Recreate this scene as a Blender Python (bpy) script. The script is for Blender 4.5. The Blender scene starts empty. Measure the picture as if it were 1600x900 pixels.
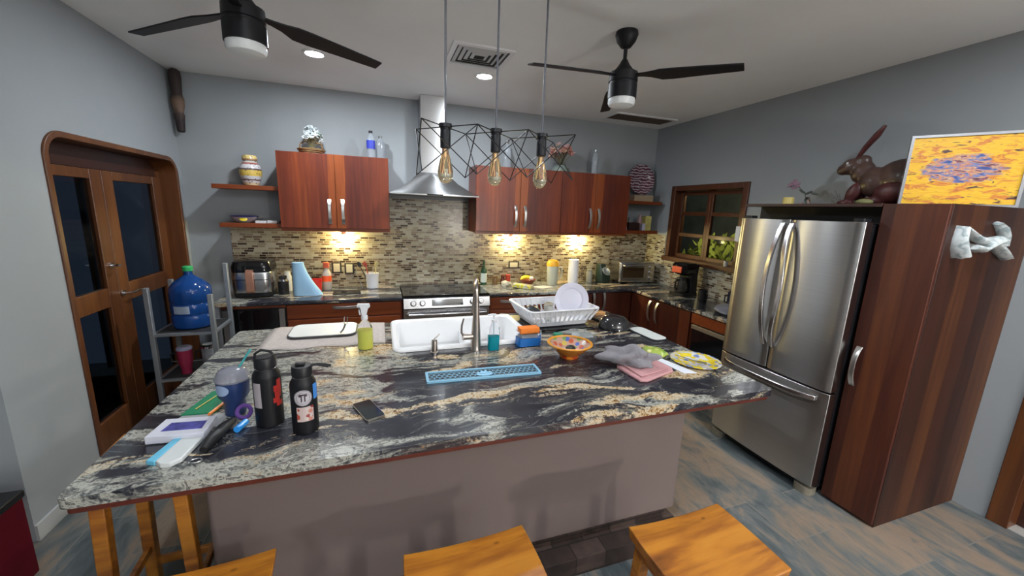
import bpy, bmesh, math, random
from mathutils import Vector, Matrix, Euler
random.seed(7)
SC = bpy.context.scene
COL = SC.collection
PI = math.pi
R = math.radians

# ------------------------------------------------------------------ camera, world, exposure
cd = bpy.data.cameras.new('camera'); cam = bpy.data.objects.new('camera', cd); COL.objects.link(cam)
cd.sensor_fit = 'HORIZONTAL'; cd.sensor_width = 36.0; cd.lens = 606.5 / 1600 * 36
cd.clip_start = .02; cd.clip_end = 100
cr = Vector((0.94719629, -0.3187039, 0.03531293)); cu = Vector((0.02999542, 0.19771082, 0.97980136)); cf = Vector((0.31924827, 0.92700499, -0.19683062))
m3 = Matrix((cr, cu, -cf)).transposed()
cam.matrix_world = Matrix.Translation((0, 0, 1.777)) @ m3.to_4x4()
SC.camera = cam
SC.view_settings.view_transform = 'Standard'; SC.view_settings.look = 'None'
SC.view_settings.gamma = 1; SC.view_settings.use_curve_mapping = False
SC.view_settings.exposure = 0.32
SC.cycles.use_denoising = True
SC.cycles.max_bounces = 10; SC.cycles.diffuse_bounces = 5; SC.cycles.glossy_bounces = 5; SC.cycles.transmission_bounces = 8
SC.cycles.sample_clamp_indirect = 4
W = bpy.data.worlds.new('world'); SC.world = W; W.use_nodes = True
W.node_tree.nodes['Background'].inputs[0].default_value = (.35, .5, .8, 1)
W.node_tree.nodes['Background'].inputs[1].default_value = .03

CEIL = 2.889; XR = 3.531; XL = -1.734; YB = 4.547; YL = 2.4      # room planes
DOWN_COL = (.87, .94, 1.0)
DOWNLIGHTS = [(.886, 3.49, 22), (-.427, 3.55, 22), (2.3, .7, 20), (-.1, .55, 16), (1.6, -1.4, 16), (-1.4, -1.4, 12), (1.6, -3.4, 16), (-1.4, -3.4, 22)]  # those behind the camera are unseen, added for fill light
PUCKS = [(-.359, 4.485), (1.506, 4.485), (2.42, 4.485)]
PUCK_W = 12
FLOORLAMP_W = 120

# ------------------------------------------------------------------ materials
_m = {}
def _new(name):
    m = bpy.data.materials.new(name); m.use_nodes = True
    return m, m.node_tree, m.node_tree.nodes['Principled BSDF']
def mat(name, col, rough=.5, metal=0, **k):
    if name in _m: return _m[name]
    m, t, p = _new(name)
    p.inputs['Base Color'].default_value = (*col, 1); p.inputs['Roughness'].default_value = rough; p.inputs['Metallic'].default_value = metal
    if 'trans' in k: p.inputs['Transmission Weight'].default_value = k['trans']
    if 'ior' in k: p.inputs['IOR'].default_value = k['ior']
    if 'alpha' in k: p.inputs['Alpha'].default_value = k['alpha']
    if 'coat' in k: p.inputs['Coat Weight'].default_value = k['coat']; p.inputs['Coat Roughness'].default_value = .1
    if 'spec' in k: p.inputs['Specular IOR Level'].default_value = k['spec']
    if 'emit' in k:
        p.inputs['Emission Color'].default_value = (*k.get('ecol', col), 1); p.inputs['Emission Strength'].default_value = k['emit']
    if 'sss' in k: p.inputs['Subsurface Weight'].default_value = k['sss']; p.inputs['Subsurface Radius'].default_value = (.01, .01, .01)
    if 'vary' in k or 'bump' in k:
        tc = t.nodes.new('ShaderNodeTexCoord'); n = t.nodes.new('ShaderNodeTexNoise'); t.links.new(tc.outputs['Object'], n.inputs['Vector'])
        n.inputs['Scale'].default_value = k.get('vscale', 8); n.inputs['Detail'].default_value = 5
        if 'vary' in k:
            v = k['vary']; r = t.nodes.new('ShaderNodeValToRGB'); t.links.new(n.outputs['Fac'], r.inputs[0])
            r.color_ramp.elements[0].position = .3; r.color_ramp.elements[1].position = .7
            r.color_ramp.elements[0].color = (*[c * (1 - v) for c in col], 1); r.color_ramp.elements[1].color = (*[min(1, c * (1 + v)) for c in col], 1)
            t.links.new(r.outputs[0], p.inputs['Base Color'])
        if 'bump' in k:
            b = t.nodes.new('ShaderNodeBump'); b.inputs['Strength'].default_value = k['bump']; b.inputs['Distance'].default_value = k.get('bdist', .01)
            t.links.new(n.outputs['Fac'], b.inputs['Height']); t.links.new(b.outputs[0], p.inputs['Normal'])
    _m[name] = m
    return m
class NT:                                                             # tiny node helper
    def __init__(s, name):
        s.m, s.t, s.p = _new(name); s.tc = s.n('TexCoord')
    def n(s, typ, **k):
        nd = s.t.nodes.new('ShaderNode' + typ)
        for a, v in k.items():
            if a.startswith('i_'): nd.inputs[a[2:].replace('_', ' ')].default_value = v
            else: setattr(nd, a, v)
        return nd
    def l(s, a, b): s.t.links.new(a, b); return b
    def coords(s, scale=(1, 1, 1), rot=(0, 0, 0), loc=(0, 0, 0)):
        mp = s.n('Mapping'); s.l(s.tc.outputs['Object'], mp.inputs[0])
        mp.inputs['Scale'].default_value = scale; mp.inputs['Rotation'].default_value = rot; mp.inputs['Location'].default_value = loc
        return mp.outputs[0]
    def noise(s, vec, scale, detail=4, dist=0, rough=.5, out='Fac'):
        nd = s.n('TexNoise'); s.l(vec, nd.inputs['Vector']); nd.inputs['Scale'].default_value = scale; nd.inputs['Detail'].default_value = detail
        nd.inputs['Distortion'].default_value = dist; nd.inputs['Roughness'].default_value = rough
        return nd.outputs[out]
    def ramp(s, fac, els, interp='LINEAR'):
        r = s.n('ValToRGB'); s.l(fac, r.inputs[0]); cr_ = r.color_ramp; cr_.interpolation = interp
        while len(cr_.elements) < len(els): cr_.elements.new(.5)
        for e, (pos, c) in zip(cr_.elements, els): e.position = pos; e.color = (*c, 1) if len(c) == 3 else c
        return r.outputs[0]
    def mix(s, fac, a, b, mode='MIX'):
        x = s.n('Mix', data_type='RGBA', blend_type=mode)
        for v, i in ((fac, 0), (a, 6), (b, 7)):
            if isinstance(v, (int, float)): x.inputs[i].default_value = v
            elif isinstance(v, tuple): x.inputs[i].default_value = (*v, 1)
            else: s.l(v, x.inputs[i])
        return x.outputs[2]
    def math(s, op, a, b=0):
        x = s.n('Math', operation=op)
        for v, i in ((a, 0), (b, 1)):
            if isinstance(v, (int, float)): x.inputs[i].default_value = v
            else: s.l(v, x.inputs[i])
        return x.outputs[0]
    def bump(s, h, st=.3, d=.01):
        b = s.n('Bump'); b.inputs['Strength'].default_value = st; b.inputs['Distance'].default_value = d
        s.l(h, b.inputs['Height']); s.l(b.outputs[0], s.p.inputs['Normal'])
    def col(s, c): s.l(c, s.p.inputs['Base Color'])
    def set(s, **k):
        for a, v in k.items(): s.p.inputs[a.replace('_', ' ')].default_value = v
        return s.m

def wall_mat(name, c, v=.04):
    a = NT(name); n = a.noise(a.coords(), 1.3, 3); a.col(a.ramp(n, [(.3, tuple(x * (1 - v) for x in c)), (.7, tuple(x * (1 + v) for x in c))]))
    a.bump(a.noise(a.coords(), 120, 2), .08, .002); return a.set(Roughness=.75)
M_WALL = wall_mat('grey wall paint', (.305, .328, .345))
M_CEIL = wall_mat('ceiling paint', (.86, .86, .85))
M_ISL = wall_mat('island plaster', (.165, .125, .115))

def wood_mat(name, across, along, width, cols, rough=.36, grain=.35, seed=0, coat=.1):
    """planks: hue changes plank to plank along `across`, grain stretched along `along`"""
    a = NT(name); i = 'XYZ'.index(across); j = 'XYZ'.index(along)
    sep = a.n('SeparateXYZ'); a.l(a.tc.outputs['Object'], sep.inputs[0])
    wob = a.noise(a.coords(), .8, 2)
    pos = a.math('ADD', a.math('DIVIDE', sep.outputs[i], width), a.math('MULTIPLY', wob, .25)); pos = a.math('ADD', pos, 50.3 + seed)
    fl = a.math('FLOOR', pos); wn = a.n('TexWhiteNoise', noise_dimensions='1D'); a.l(fl, wn.inputs['W'])
    st = [26, 26, 26]; st[j] = 1.3
    g = a.noise(a.coords(tuple(st)), 1.0, 6, .4, .6)
    st2 = [5, 5, 5]; st2[j] = .5
    g2 = a.noise(a.coords(tuple(st2)), 1.0, 3, .8)
    f = a.math('ADD', a.math('MULTIPLY', wn.outputs[0], .55), a.math('MULTIPLY', a.math('ADD', a.math('MULTIPLY', g, .5), a.math('MULTIPLY', g2, .5)), .9))
    f = a.math('SUBTRACT', f, .22)
    c = a.ramp(f, [(k / (len(cols) - 1), cc) for k, cc in enumerate(cols)])
    c = a.mix(grain, c, a.ramp(g, [(.35, (.35, .3, .3)), (.65, (1, 1, 1))]), 'MULTIPLY')
    a.col(c); a.bump(g, .08, .003); a.p.inputs['Coat Weight'].default_value = coat; a.p.inputs['Coat Roughness'].default_value = .15
    return a.set(Roughness=rough)
RED = [(.05, .007, .004), (.10, .014, .006), (.19, .032, .008), (.30, .068, .010), (.40, .12, .016)]
DRK = [(.022, .004, .002), (.06, .010, .005), (.11, .018, .007), (.17, .036, .010), (.26, .07, .014)]
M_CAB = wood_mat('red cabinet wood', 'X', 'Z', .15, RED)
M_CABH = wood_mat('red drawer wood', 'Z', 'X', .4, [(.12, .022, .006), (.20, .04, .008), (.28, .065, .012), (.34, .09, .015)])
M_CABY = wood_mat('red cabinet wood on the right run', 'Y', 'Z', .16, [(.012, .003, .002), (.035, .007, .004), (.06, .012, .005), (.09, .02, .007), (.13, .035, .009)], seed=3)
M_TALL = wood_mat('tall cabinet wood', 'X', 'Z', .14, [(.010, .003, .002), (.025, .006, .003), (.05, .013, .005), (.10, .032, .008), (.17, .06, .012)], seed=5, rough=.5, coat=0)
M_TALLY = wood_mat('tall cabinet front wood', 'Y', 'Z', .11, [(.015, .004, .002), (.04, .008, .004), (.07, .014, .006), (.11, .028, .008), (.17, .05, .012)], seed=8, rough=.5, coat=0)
M_SHELF = wood_mat('shelf wood', 'Y', 'X', .3, [(.14, .025, .007), (.24, .05, .010), (.32, .08, .013)])
M_DOOR = wood_mat('door wood', 'Y', 'Z', .22, [(.06, .018, .007), (.11, .035, .010), (.16, .055, .014), (.2, .07, .018)], rough=.4)
M_WIN = wood_mat('window wood', 'Y', 'Z', .5, [(.06, .018, .008), (.10, .03, .01), (.13, .04, .012)], rough=.4)
M_DARKWOOD = wood_mat('dark board wood', 'X', 'Y', .3, [(.02, .008, .006), (.04, .012, .008), (.06, .018, .01)], rough=.4)

def stool_mat():
    a = NT('golden stool wood')
    g = a.noise(a.coords((1.6, 14, 14)), 1, 6, 1.2, .6); g2 = a.noise(a.coords((1, 4, 4)), 1.6, 3, 1.0)
    c = a.ramp(a.math('ADD', a.math('MULTIPLY', g, .5), a.math('MULTIPLY', g2, .5)), [(.3, (.10, .030, .006)), (.44, (.28, .09, .010)), (.55, (.44, .165, .016)), (.72, (.52, .225, .026))])
    v = a.n('TexVoronoi'); a.l(a.coords((4, 7, 7)), v.inputs['Vector']); v.inputs['Scale'].default_value = 1.3
    k = a.ramp(v.outputs['Distance'], [(.0, (.08, .03, .01)), (.05, (.12, .05, .02)), (.1, (1, 1, 1))])
    a.col(a.mix(1, c, k, 'MULTIPLY')); a.bump(g, .1, .003); a.p.inputs['Coat Weight'].default_value = .25
    return a.set(Roughness=.4)
M_STOOL = stool_mat()

def granite():
    a = NT('swirled granite')
    base = a.coords()
    warp = a.noise(base, 1.1, 3, 0, .5, 'Color')
    wv = a.n('VectorMath', operation='SCALE'); a.l(warp, wv.inputs[0]); wv.inputs['Scale'].default_value = .55
    ad = a.n('VectorMath', operation='ADD'); a.l(base, ad.inputs[0]); a.l(wv.outputs[0], ad.inputs[1])
    mp = a.n('Mapping'); a.l(ad.outputs[0], mp.inputs[0]); mp.inputs['Rotation'].default_value = (0, 0, R(-14)); mp.inputs['Scale'].default_value = (.75, 3.7, 3.7)
    fine = a.noise(base, 75, 4, .5, .75)
    grain = a.noise(base, 26, 5, 1.2, .7)
    mp2 = a.n('Mapping'); a.l(ad.outputs[0], mp2.inputs[0]); mp2.inputs['Rotation'].default_value = (0, 0, R(-14)); mp2.inputs['Scale'].default_value = (.9, 5.5, 5.5); mp2.inputs['Location'].default_value = (3.1, 1.7, 0)
    thin = a.noise(mp2.outputs[0], 2.6, 8, 1.6, .62)
    A_ = a.noise(mp.outputs[0], 1.55, 8, .8, .55)
    mp3 = a.n('Mapping'); a.l(mp.outputs[0], mp3.inputs[0]); mp3.inputs['Location'].default_value = (7.3, 2.2, 1.1)
    B_ = a.noise(mp3.outputs[0], 1.25, 8, .9, .58)
    sx = a.n('SeparateXYZ'); a.l(base, sx.inputs[0])
    left = a.n('MapRange'); a.l(sx.outputs[0], left.inputs[0]); left.inputs[1].default_value = -.30; left.inputs[2].default_value = -.95; left.inputs[3].default_value = 0; left.inputs[4].default_value = .13
    sp = a.math('MULTIPLY', a.math('SUBTRACT', fine, .5), .16)
    gr = a.math('MULTIPLY', a.math('SUBTRACT', grain, .5), .12)
    c = a.ramp(a.math('ADD', thin, a.math('MULTIPLY', sp, .4)), [(.0, (.010, .010, .014)), (.43, (.018, .018, .025)), (.50, (.035, .036, .046)), (.545, (.013, .013, .018)), (.575, (.12, .12, .12)), (.59, (.02, .02, .027)), (.63, (.05, .05, .055)), (.645, (.30, .27, .20)), (.66, (.03, .03, .036)), (.72, (.10, .10, .10))])
    mB = a.ramp(a.math('ADD', a.math('ADD', B_, gr), left.outputs[0]), [(.540, (0, 0, 0)), (.575, (.95, .95, .95))])
    cB = a.ramp(a.math('ADD', a.math('MULTIPLY', thin, .55), a.math('MULTIPLY', grain, .45)), [(.38, (.02, .02, .025)), (.435, (.13, .135, .13)), (.48, (.34, .34, .30)), (.52, (.46, .45, .39)), (.55, (.06, .06, .06)), (.59, (.30, .29, .26)), (.64, (.05, .05, .05))])
    c = a.mix(mB, c, cB)
    mA = a.ramp(a.math('SUBTRACT', a.math('ADD', a.math('ADD', A_, sp), gr), a.math('MULTIPLY', left.outputs[0], .35)), [(.550, (0, 0, 0)), (.584, (1, 1, 1))])
    cA = a.ramp(a.math('ADD', a.math('MULTIPLY', fine, .5), a.math('MULTIPLY', grain, .5)), [(.40, (.04, .03, .022)), (.44, (.30, .15, .045)), (.48, (.46, .31, .14)), (.52, (.60, .53, .40)), (.56, (.52, .46, .35)), (.60, (.38, .20, .07)), (.65, (.07, .05, .035))])
    c = a.mix(mA, c, cA)
    a.col(c); a.p.inputs['Coat Weight'].default_value = .25
    return a.set(Roughness=.2)
M_GRAN = granite()

def mosaic(name, u):
    a = NT(name)
    s = a.n('SeparateXYZ'); a.l(a.tc.outputs['Object'], s.inputs[0]); c = a.n('CombineXYZ'); a.l(s.outputs[u], c.inputs[0]); a.l(s.outputs[2], c.inputs[1])
    b = a.n('TexBrick'); a.l(c.outputs[0], b.inputs['Vector']); b.offset = .37; b.offset_frequency = 2; b.squash = 1.4; b.squash_frequency = 3
    for k_, v in dict(Scale=1, Mortar_Size=.0022, Brick_Width=.060, Row_Height=.0235, Bias=0).items(): b.inputs[k_.replace('_', ' ')].default_value = v
    b.inputs['Color1'].default_value = (0, 0, 0, 1); b.inputs['Color2'].default_value = (1, 1, 1, 1); b.inputs['Mortar'].default_value = (.5, .5, .5, 1)
    bw = a.n('RGBToBW'); a.l(b.outputs['Color'], bw.inputs[0])
    col = a.ramp(bw.outputs[0], [(.0, (.06, .035, .022)), (.10, (.19, .13, .085)), (.24, (.34, .28, .19)), (.46, (.43, .38, .27)), (.62, (.28, .21, .15)), (.72, (.50, .46, .36)), (.93, (.11, .07, .045))], 'CONSTANT')
    col = a.mix(b.outputs['Fac'], col, (.50, .48, .38))
    a.col(col); a.bump(a.math('SUBTRACT', 1, b.outputs['Fac']), .4, .003)
    return a.set(Roughness=.22)
M_TILEX = mosaic('glass and stone mosaic', 0); M_TILEY = mosaic('glass and stone mosaic on the right', 1)

def slate():
    a = NT('slate floor')
    v = a.coords((1, 1, 1), (0, 0, R(90)))
    b = a.n('TexBrick'); a.l(v, b.inputs['Vector']); b.offset = .5
    for k_, x in dict(Scale=1, Mortar_Size=.003, Brick_Width=.62, Row_Height=.31, Bias=0).items(): b.inputs[k_.replace('_', ' ')].default_value = x
    b.inputs['Color1'].default_value = (0, 0, 0, 1); b.inputs['Color2'].default_value = (1, 1, 1, 1)
    bw = a.n('RGBToBW'); a.l(b.outputs['Color'], bw.inputs[0])
    n = a.noise(a.coords((2.6, 1.0, 1)), 1.5, 6, 1.0, .6)
    n2 = a.noise(a.coords((9, 2.5, 1)), 2.2, 6, .6, .65)
    f = a.math('ADD', a.math('ADD', a.math('MULTIPLY', n, .75), a.math('MULTIPLY', n2, .35)), a.math('MULTIPLY', a.math('SUBTRACT', bw.outputs[0], .5), .16))
    c = a.ramp(f, [(.40, (.045, .058, .066)), (.50, (.080, .098, .106)), (.57, (.135, .146, .148)), (.63, (.21, .175, .14)), (.70, (.27, .20, .15)), (.80, (.12, .13, .13))])
    a.col(a.mix(b.outputs['Fac'], c, (.20, .19, .17))); a.bump(a.math('SUBTRACT', n2, b.outputs['Fac']), .25, .006)
    return a.set(Roughness=.42)
M_FLOOR = slate()
def brick_mat():
    a = NT('dark brick tile'); b = a.n('TexBrick')
    s = a.n('SeparateXYZ'); a.l(a.tc.outputs['Object'], s.inputs[0]); c = a.n('CombineXYZ'); a.l(s.outputs[0], c.inputs[0]); a.l(a.math('SUBTRACT', s.outputs[2], s.outputs[1]), c.inputs[1]); a.l(c.outputs[0], b.inputs['Vector'])
    for k_, x in dict(Scale=1, Mortar_Size=.004, Brick_Width=.17, Row_Height=.10, Bias=0).items(): b.inputs[k_.replace('_', ' ')].default_value = x
    b.inputs['Color1'].default_value = (.035, .022, .018, 1); b.inputs['Color2'].default_value = (.09, .06, .05, 1); b.inputs['Mortar'].default_value = (.02, .015, .012, 1)
    a.col(a.mix(.5, b.outputs['Color'], a.ramp(a.noise(a.coords(), 18, 4), [(.3, (.3, .3, .3)), (.7, (1.3, 1.2, 1.2))]), 'MULTIPLY')); return a.set(Roughness=.6)
M_BRICK = brick_mat()
def brushed(name, c=(.50, .49, .48), rough=.3, aniso=.85, axis='Z'):
    a = NT(name); g = a.noise(a.coords((1.5, 1.5, 220)), 1, 2); a.col(a.ramp(g, [(.3, tuple(x * .93 for x in c)), (.7, c)]))
    tg = a.n('Tangent', direction_type='RADIAL', axis=axis); a.l(tg.outputs[0], a.p.inputs['Tangent'])
    return a.set(Metallic=1, Roughness=rough, Anisotropic=aniso, Anisotropic_Rotation=.25)
M_FRIDGE = brushed('brushed fridge steel', (.50, .49, .48), .30)
M_STEEL = mat('stainless steel', (.55, .55, .56), .25, 1)
M_CHROME = mat('chrome', (.8, .8, .82), .12, 1)
M_NICKEL = mat('brushed nickel faucet', (.50, .44, .40), .28, 1)
M_PULL = mat('satin pull metal', (.72, .70, .68), .3, 1)
M_BLACK = mat('black plastic', (.010, .010, .012), .4, spec=.35)
M_BLACKG = mat('gloss black', (.006, .006, .007), .08)
M_FAN = mat('matte black fan', (.010, .010, .013), .45, spec=.3)
M_WHITE = mat('white enamel', (.92, .92, .93), .18, coat=.4)
M_PLASW = mat('white plastic', (.75, .75, .78), .35)
M_GLASS = mat('clear glass', (.96, .98, 1), .02, trans=1, ior=1.45)
M_THIN = mat('thin clear plastic', (.97, .98, 1), .03, trans=1, ior=1.12)
M_PANE = mat('night window glass', (.55, .62, .66), .04, trans=1, ior=1.1)
M_PORC = mat('porcelain plate', (.76, .75, .86), .12, coat=.5)

# ------------------------------------------------------------------ mesh builder
ORG = {}
class MB:
    def __init__(s): s.bm = bmesh.new(); s.mi = 0; s.T = None
    def _f(s, vs, smooth=False):
        try: f = s.bm.faces.new(vs)
        except ValueError: return None
        f.material_index = s.mi; f.smooth = smooth; return f
    def _v(s, co):
        v = Vector(co)
        if s.T is not None: v = s.T @ v
        return s.bm.verts.new(v)
    def box(s, x0, x1, y0, y1, z0, z1):
        v = [s._v((x, y, z)) for z in (z0, z1) for y in (y0, y1) for x in (x0, x1)]
        for q in ((0, 2, 3, 1), (4, 5, 7, 6), (0, 1, 5, 4), (2, 6, 7, 3), (0, 4, 6, 2), (1, 3, 7, 5)): s._f([v[i] for i in q])
        return s
    def loft(s, rings, cap0=True, cap1=True, closed=True, smooth=True, loop=False):
        R_ = [[s._v(p) for p in r] for r in rings]
        n = len(R_[0]); pairs = list(zip(R_[:-1], R_[1:])) + ([(R_[-1], R_[0])] if loop else [])
        for a, b in pairs:
            for i in range(n if closed else n - 1):
                j = (i + 1) % n; s._f([a[i], a[j], b[j], b[i]], smooth)
        if not loop:
            if cap0: s._f(R_[0][::-1])
            if cap1: s._f(R_[-1])
        return s
    def lathe(s, prof, c=(0, 0, 0), seg=32, axis='Z', cap0=True, cap1=True):
        rings = []
        for r, h in prof:
            r = max(r, .0004); ring = []
            for i in range(seg):
                a = 2 * PI * i / seg; x, y = r * math.cos(a), r * math.sin(a)
                p = {'Z': (x, y, h), 'Y': (x, h, -y), 'X': (h, x, y)}[axis]
                ring.append((c[0] + p[0], c[1] + p[1], c[2] + p[2]))
            rings.append(ring)
        return s.loft(rings, cap0, cap1)
    def cyl(s, c, r, h, seg=24, axis='Z', r2=None): return s.lathe([(r, 0), (r if r2 is None else r2, h)], c, seg, axis)
    def ell(s, c, rx, ry, rz, seg=20, rings=12, rot=None):
        old = s.T; T = Matrix.Translation(c) @ (rot.to_matrix().to_4x4() if rot else Matrix.Identity(4)); s.T = (old @ T) if old is not None else T
        rr = []
        for k in range(rings + 1):
            t = -PI / 2 + PI * k / rings; q = max(math.cos(t), .01)
            rr.append([(rx * q * math.cos(2 * PI * i / seg), ry * q * math.sin(2 * PI * i / seg), rz * math.sin(t)) for i in range(seg)])
        s.loft(rr); s.T = old; return s
    def tube(s, pts, r, seg=10, closed=False, radii=None, flat=1.0):
        P = [Vector(p) for p in pts]; n = len(P); rings = []; prev = None
        for i, p in enumerate(P):
            if closed: d = P[(i + 1) % n] - P[i - 1]
            else: d = P[min(i + 1, n - 1)] - P[max(i - 1, 0)]
            d.normalize()
            if prev is None:
                u = d.cross(Vector((0, 0, 1)))
                if u.length < .05: u = d.cross(Vector((0, 1, 0)))
            else: u = prev - d * prev.dot(d)
            u.normalize(); w = d.cross(u); prev = u; rr = radii[i] if radii else r
            rings.append([tuple(p + u * rr * math.cos(2 * PI * k / seg) + w * rr * flat * math.sin(2 * PI * k / seg)) for k in range(seg)])
        return s.loft(rings, loop=closed)
    def prism(s, poly, axis, a, b, smooth=False):
        """poly: 2D outline in the two other axes (order x,y,z), extruded along axis"""
        def mk(p, h): return {'X': (h, p[0], p[1]), 'Y': (p[0], h, p[1]), 'Z': (p[0], p[1], h)}[axis]
        A = [s._v(mk(p, a)) for p in poly]; B = [s._v(mk(p, b)) for p in poly]; n = len(poly)
        f0 = s._f(A[::-1]); f1 = s._f(B)
        for i in range(n): s._f([A[i], A[(i + 1) % n], B[(i + 1) % n], B[i]], smooth)
        if n > 4: bmesh.ops.triangulate(s.bm, faces=[f for f in (f0, f1) if f])
        return s
    def holed(s, outer, inner, z0, z1):
        """flat plate with a hole, outlines in xy"""
        L = []
        for z in (z0, z1):
            o = [s._v((*p, z)) for p in outer]; i = [s._v((*p, z)) for p in inner]; L.append((o, i))
            es = []
            for ring in (o, i):
                for k in range(len(ring)): es.append(s.bm.edges.new((ring[k], ring[(k + 1) % len(ring)])))
            g = bmesh.ops.triangle_fill(s.bm, use_beauty=True, edges=es)
            for f in g['geom']:
                if isinstance(f, bmesh.types.BMFace): f.material_index = s.mi
        for k in (0, 1):
            a, b = L[0][k], L[1][k]
            for i in range(len(a)): j = (i + 1) % len(a); s._f([a[i], a[j], b[j], b[i]])
        return s
    def build(s, name, mats, parent=None, origin=None, local=False, bevel=0, seg=2, smooth_angle=35, subsurf=0, rot=None, extra=None):
        bmesh.ops.recalc_face_normals(s.bm, faces=s.bm.faces[:])
        if parent is not None: og = Vector((0, 0, 0)) if local else ORG[parent.name]
        else: og = Vector(origin) if origin is not None else Vector((0, 0, 0))
        if not (parent is None and local): bmesh.ops.translate(s.bm, verts=s.bm.verts[:], vec=-og)
        me = bpy.data.meshes.new(name); s.bm.to_mesh(me); s.bm.free()
        for m in (mats if isinstance(mats, (list, tuple)) else [mats]): me.materials.append(m)
        me.polygons.foreach_set('use_smooth', [True] * len(me.polygons)); me.set_sharp_from_angle(angle=R(smooth_angle))
        o = bpy.data.objects.new(name, me); COL.objects.link(o)
        if parent is not None: o.parent = parent; ORG[o.name] = ORG.get(parent.name, Vector((0, 0, 0)))
        else:
            o.location = og; ORG[o.name] = og
            if rot: o.rotation_euler = rot
        if bevel:
            b = o.modifiers.new('bevel', 'BEVEL'); b.width = bevel; b.segments = seg; b.limit_method = 'ANGLE'; b.angle_limit = R(40)
        if subsurf:
            b = o.modifiers.new('sub', 'SUBSURF'); b.levels = b.render_levels = subsurf
        return o
def tag(o, label, cat, group=None):
    o['label'] = label; o['category'] = cat
    if group: o['group'] = group
    return o
def thing(name, label, cat, loc=(0, 0, 0), rz=0, group=None):
    o = bpy.data.objects.new(name, None); COL.objects.link(o); o.location = loc; o.rotation_euler = (0, 0, rz); o.empty_display_size = .1
    ORG[o.name] = Vector(loc)
    return tag(o, label, cat, group)
def struct(o): o['kind'] = 'structure'; return o
def copy_tree(o, parent=None):
    c = o.copy(); COL.objects.link(c); ORG[c.name] = ORG.get(o.name, Vector((0, 0, 0)))
    if parent is not None: c.parent = parent
    for ch in o.children: copy_tree(ch, c)
    return c
def rr(cx, cy, hx, hy, r, z=None, n=6, rz=0):
    pts = []
    for sx, sy, a0 in ((1, 1, 0), (-1, 1, 90), (-1, -1, 180), (1, -1, 270)):
        for k in range(n + 1):
            a = R(a0 + 90 * k / n); x = sx * (hx - r) + r * math.cos(a); y = sy * (hy - r) + r * math.sin(a)
            X = cx + x * math.cos(rz) - y * math.sin(rz); Y = cy + x * math.sin(rz) + y * math.cos(rz)
            pts.append((X, Y) if z is None else (X, Y, z))
    return pts
def pull(parent, c, horiz, out, L=.16, w=.032, lift=.034):
    """arched flat strap handle; c = centre on the door face; out = outward unit vector"""
    o = Vector(out); up = Vector((0, 0, 1)); side = up.cross(o).normalized()
    a, b = (side, up) if horiz else (up, side)
    m = MB(); P = []; n = 12
    for k in range(n + 1):
        t = -1 + 2 * k / n; h = lift * (1 - abs(t) ** 2.6); P.append((t * L / 2, h))
    rings = []
    for i, (u, h) in enumerate(P):
        wk = w / 2 * (1 - .18 * math.cos(PI * u / L))
        lo = Vector(c) + a * u + o * max(h - .005, 0); hi = Vector(c) + a * u + o * (h + .003)
        rings.append([tuple(lo - b * wk), tuple(lo + b * wk), tuple(hi + b * wk), tuple(hi - b * wk)])
    m.loft(rings); return m.build('handle', M_PULL, parent, bevel=.0015)
def sticker(mb, c, r, ang, z, shape, hw, hh, off=.0009):
    """curved sticker patch on a cylinder of radius r around c"""
    def P(u, v): a = ang + u / r; return (c[0] + (r + off) * math.cos(a), c[1] + (r + off) * math.sin(a), z + v)
    if shape == 'round':
        n = 28; prev = None
        for k in range(0, 6):
            q = k / 5; ring = [mb._v(P(max(q, .01) * hw * math.cos(2 * PI * i / n), max(q, .01) * hh * math.sin(2 * PI * i / n))) for i in range(n)]
            if prev:
                for i in range(n): mb._f([prev[i], prev[(i + 1) % n], ring[(i + 1) % n], ring[i]])
            else: mb._f(ring)
            prev = ring
    else:
        n = 10; rows = [[mb._v(P(-hw + 2 * hw * i / n, v)) for i in range(n + 1)] for v in (-hh, hh)]
        for i in range(n): mb._f([rows[0][i], rows[0][i + 1], rows[1][i + 1], rows[1][i]])

# ================================================================== THE ROOM
XW = -4.2; YR = -5.0
struct(MB().box(XW - .2, XR + .9, YR - .2, YB + .2, -.12, 0).build('floor', M_FLOOR))
struct(MB().box(XW - .2, XR + .2, YR - .2, YB + .2, CEIL, CEIL + .15).build('ceiling', M_CEIL))
struct(MB().box(XL - .2, XR + .2, YB, YB + .15, 0, CEIL).build('wall_back', M_WALL))
# left wall with a rounded door opening
D0, D1, DT, DR = 2.93, 4.46, 2.125, .15
def door_outline(g=0):
    p = [(D0 - g, 0)] + [(D0 - g + (DR + g) - (DR + g) * math.cos(R(a)), DT - DR + (DR + g) * math.sin(R(a))) for a in range(0, 91, 9)]
    p += [(D1 - DR + (DR + g) * math.sin(R(a)), DT - DR + (DR + g) * math.cos(R(a))) for a in range(0, 91, 9)] + [(D1 + g, 0)]
    return p
op = door_outline()
mb = MB().box(XL - .2, XL, YL, D0, 0, CEIL).box(XL - .2, XL, D1, YB, 0, CEIL)
for (ya, za), (yb2, zb2) in zip(op[1:-2], op[2:-1]):
    mb.prism([(ya, za), (yb2, zb2), (yb2, CEIL), (ya, CEIL)], 'X', XL - .2, XL)
struct(mb.build('wall_left', M_WALL))
struct(MB().box(XW, XL - .2, YL, YL + .15, 0, CEIL).build('wall_left_return', M_WALL))
struct(MB().box(XW - .15, XW, YR, YL, 0, CEIL).build('wall_far_left', M_WALL))
struct(MB().box(XW, XR, YR - .15, YR, 0, CEIL).build('wall_rear', M_WALL))
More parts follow.
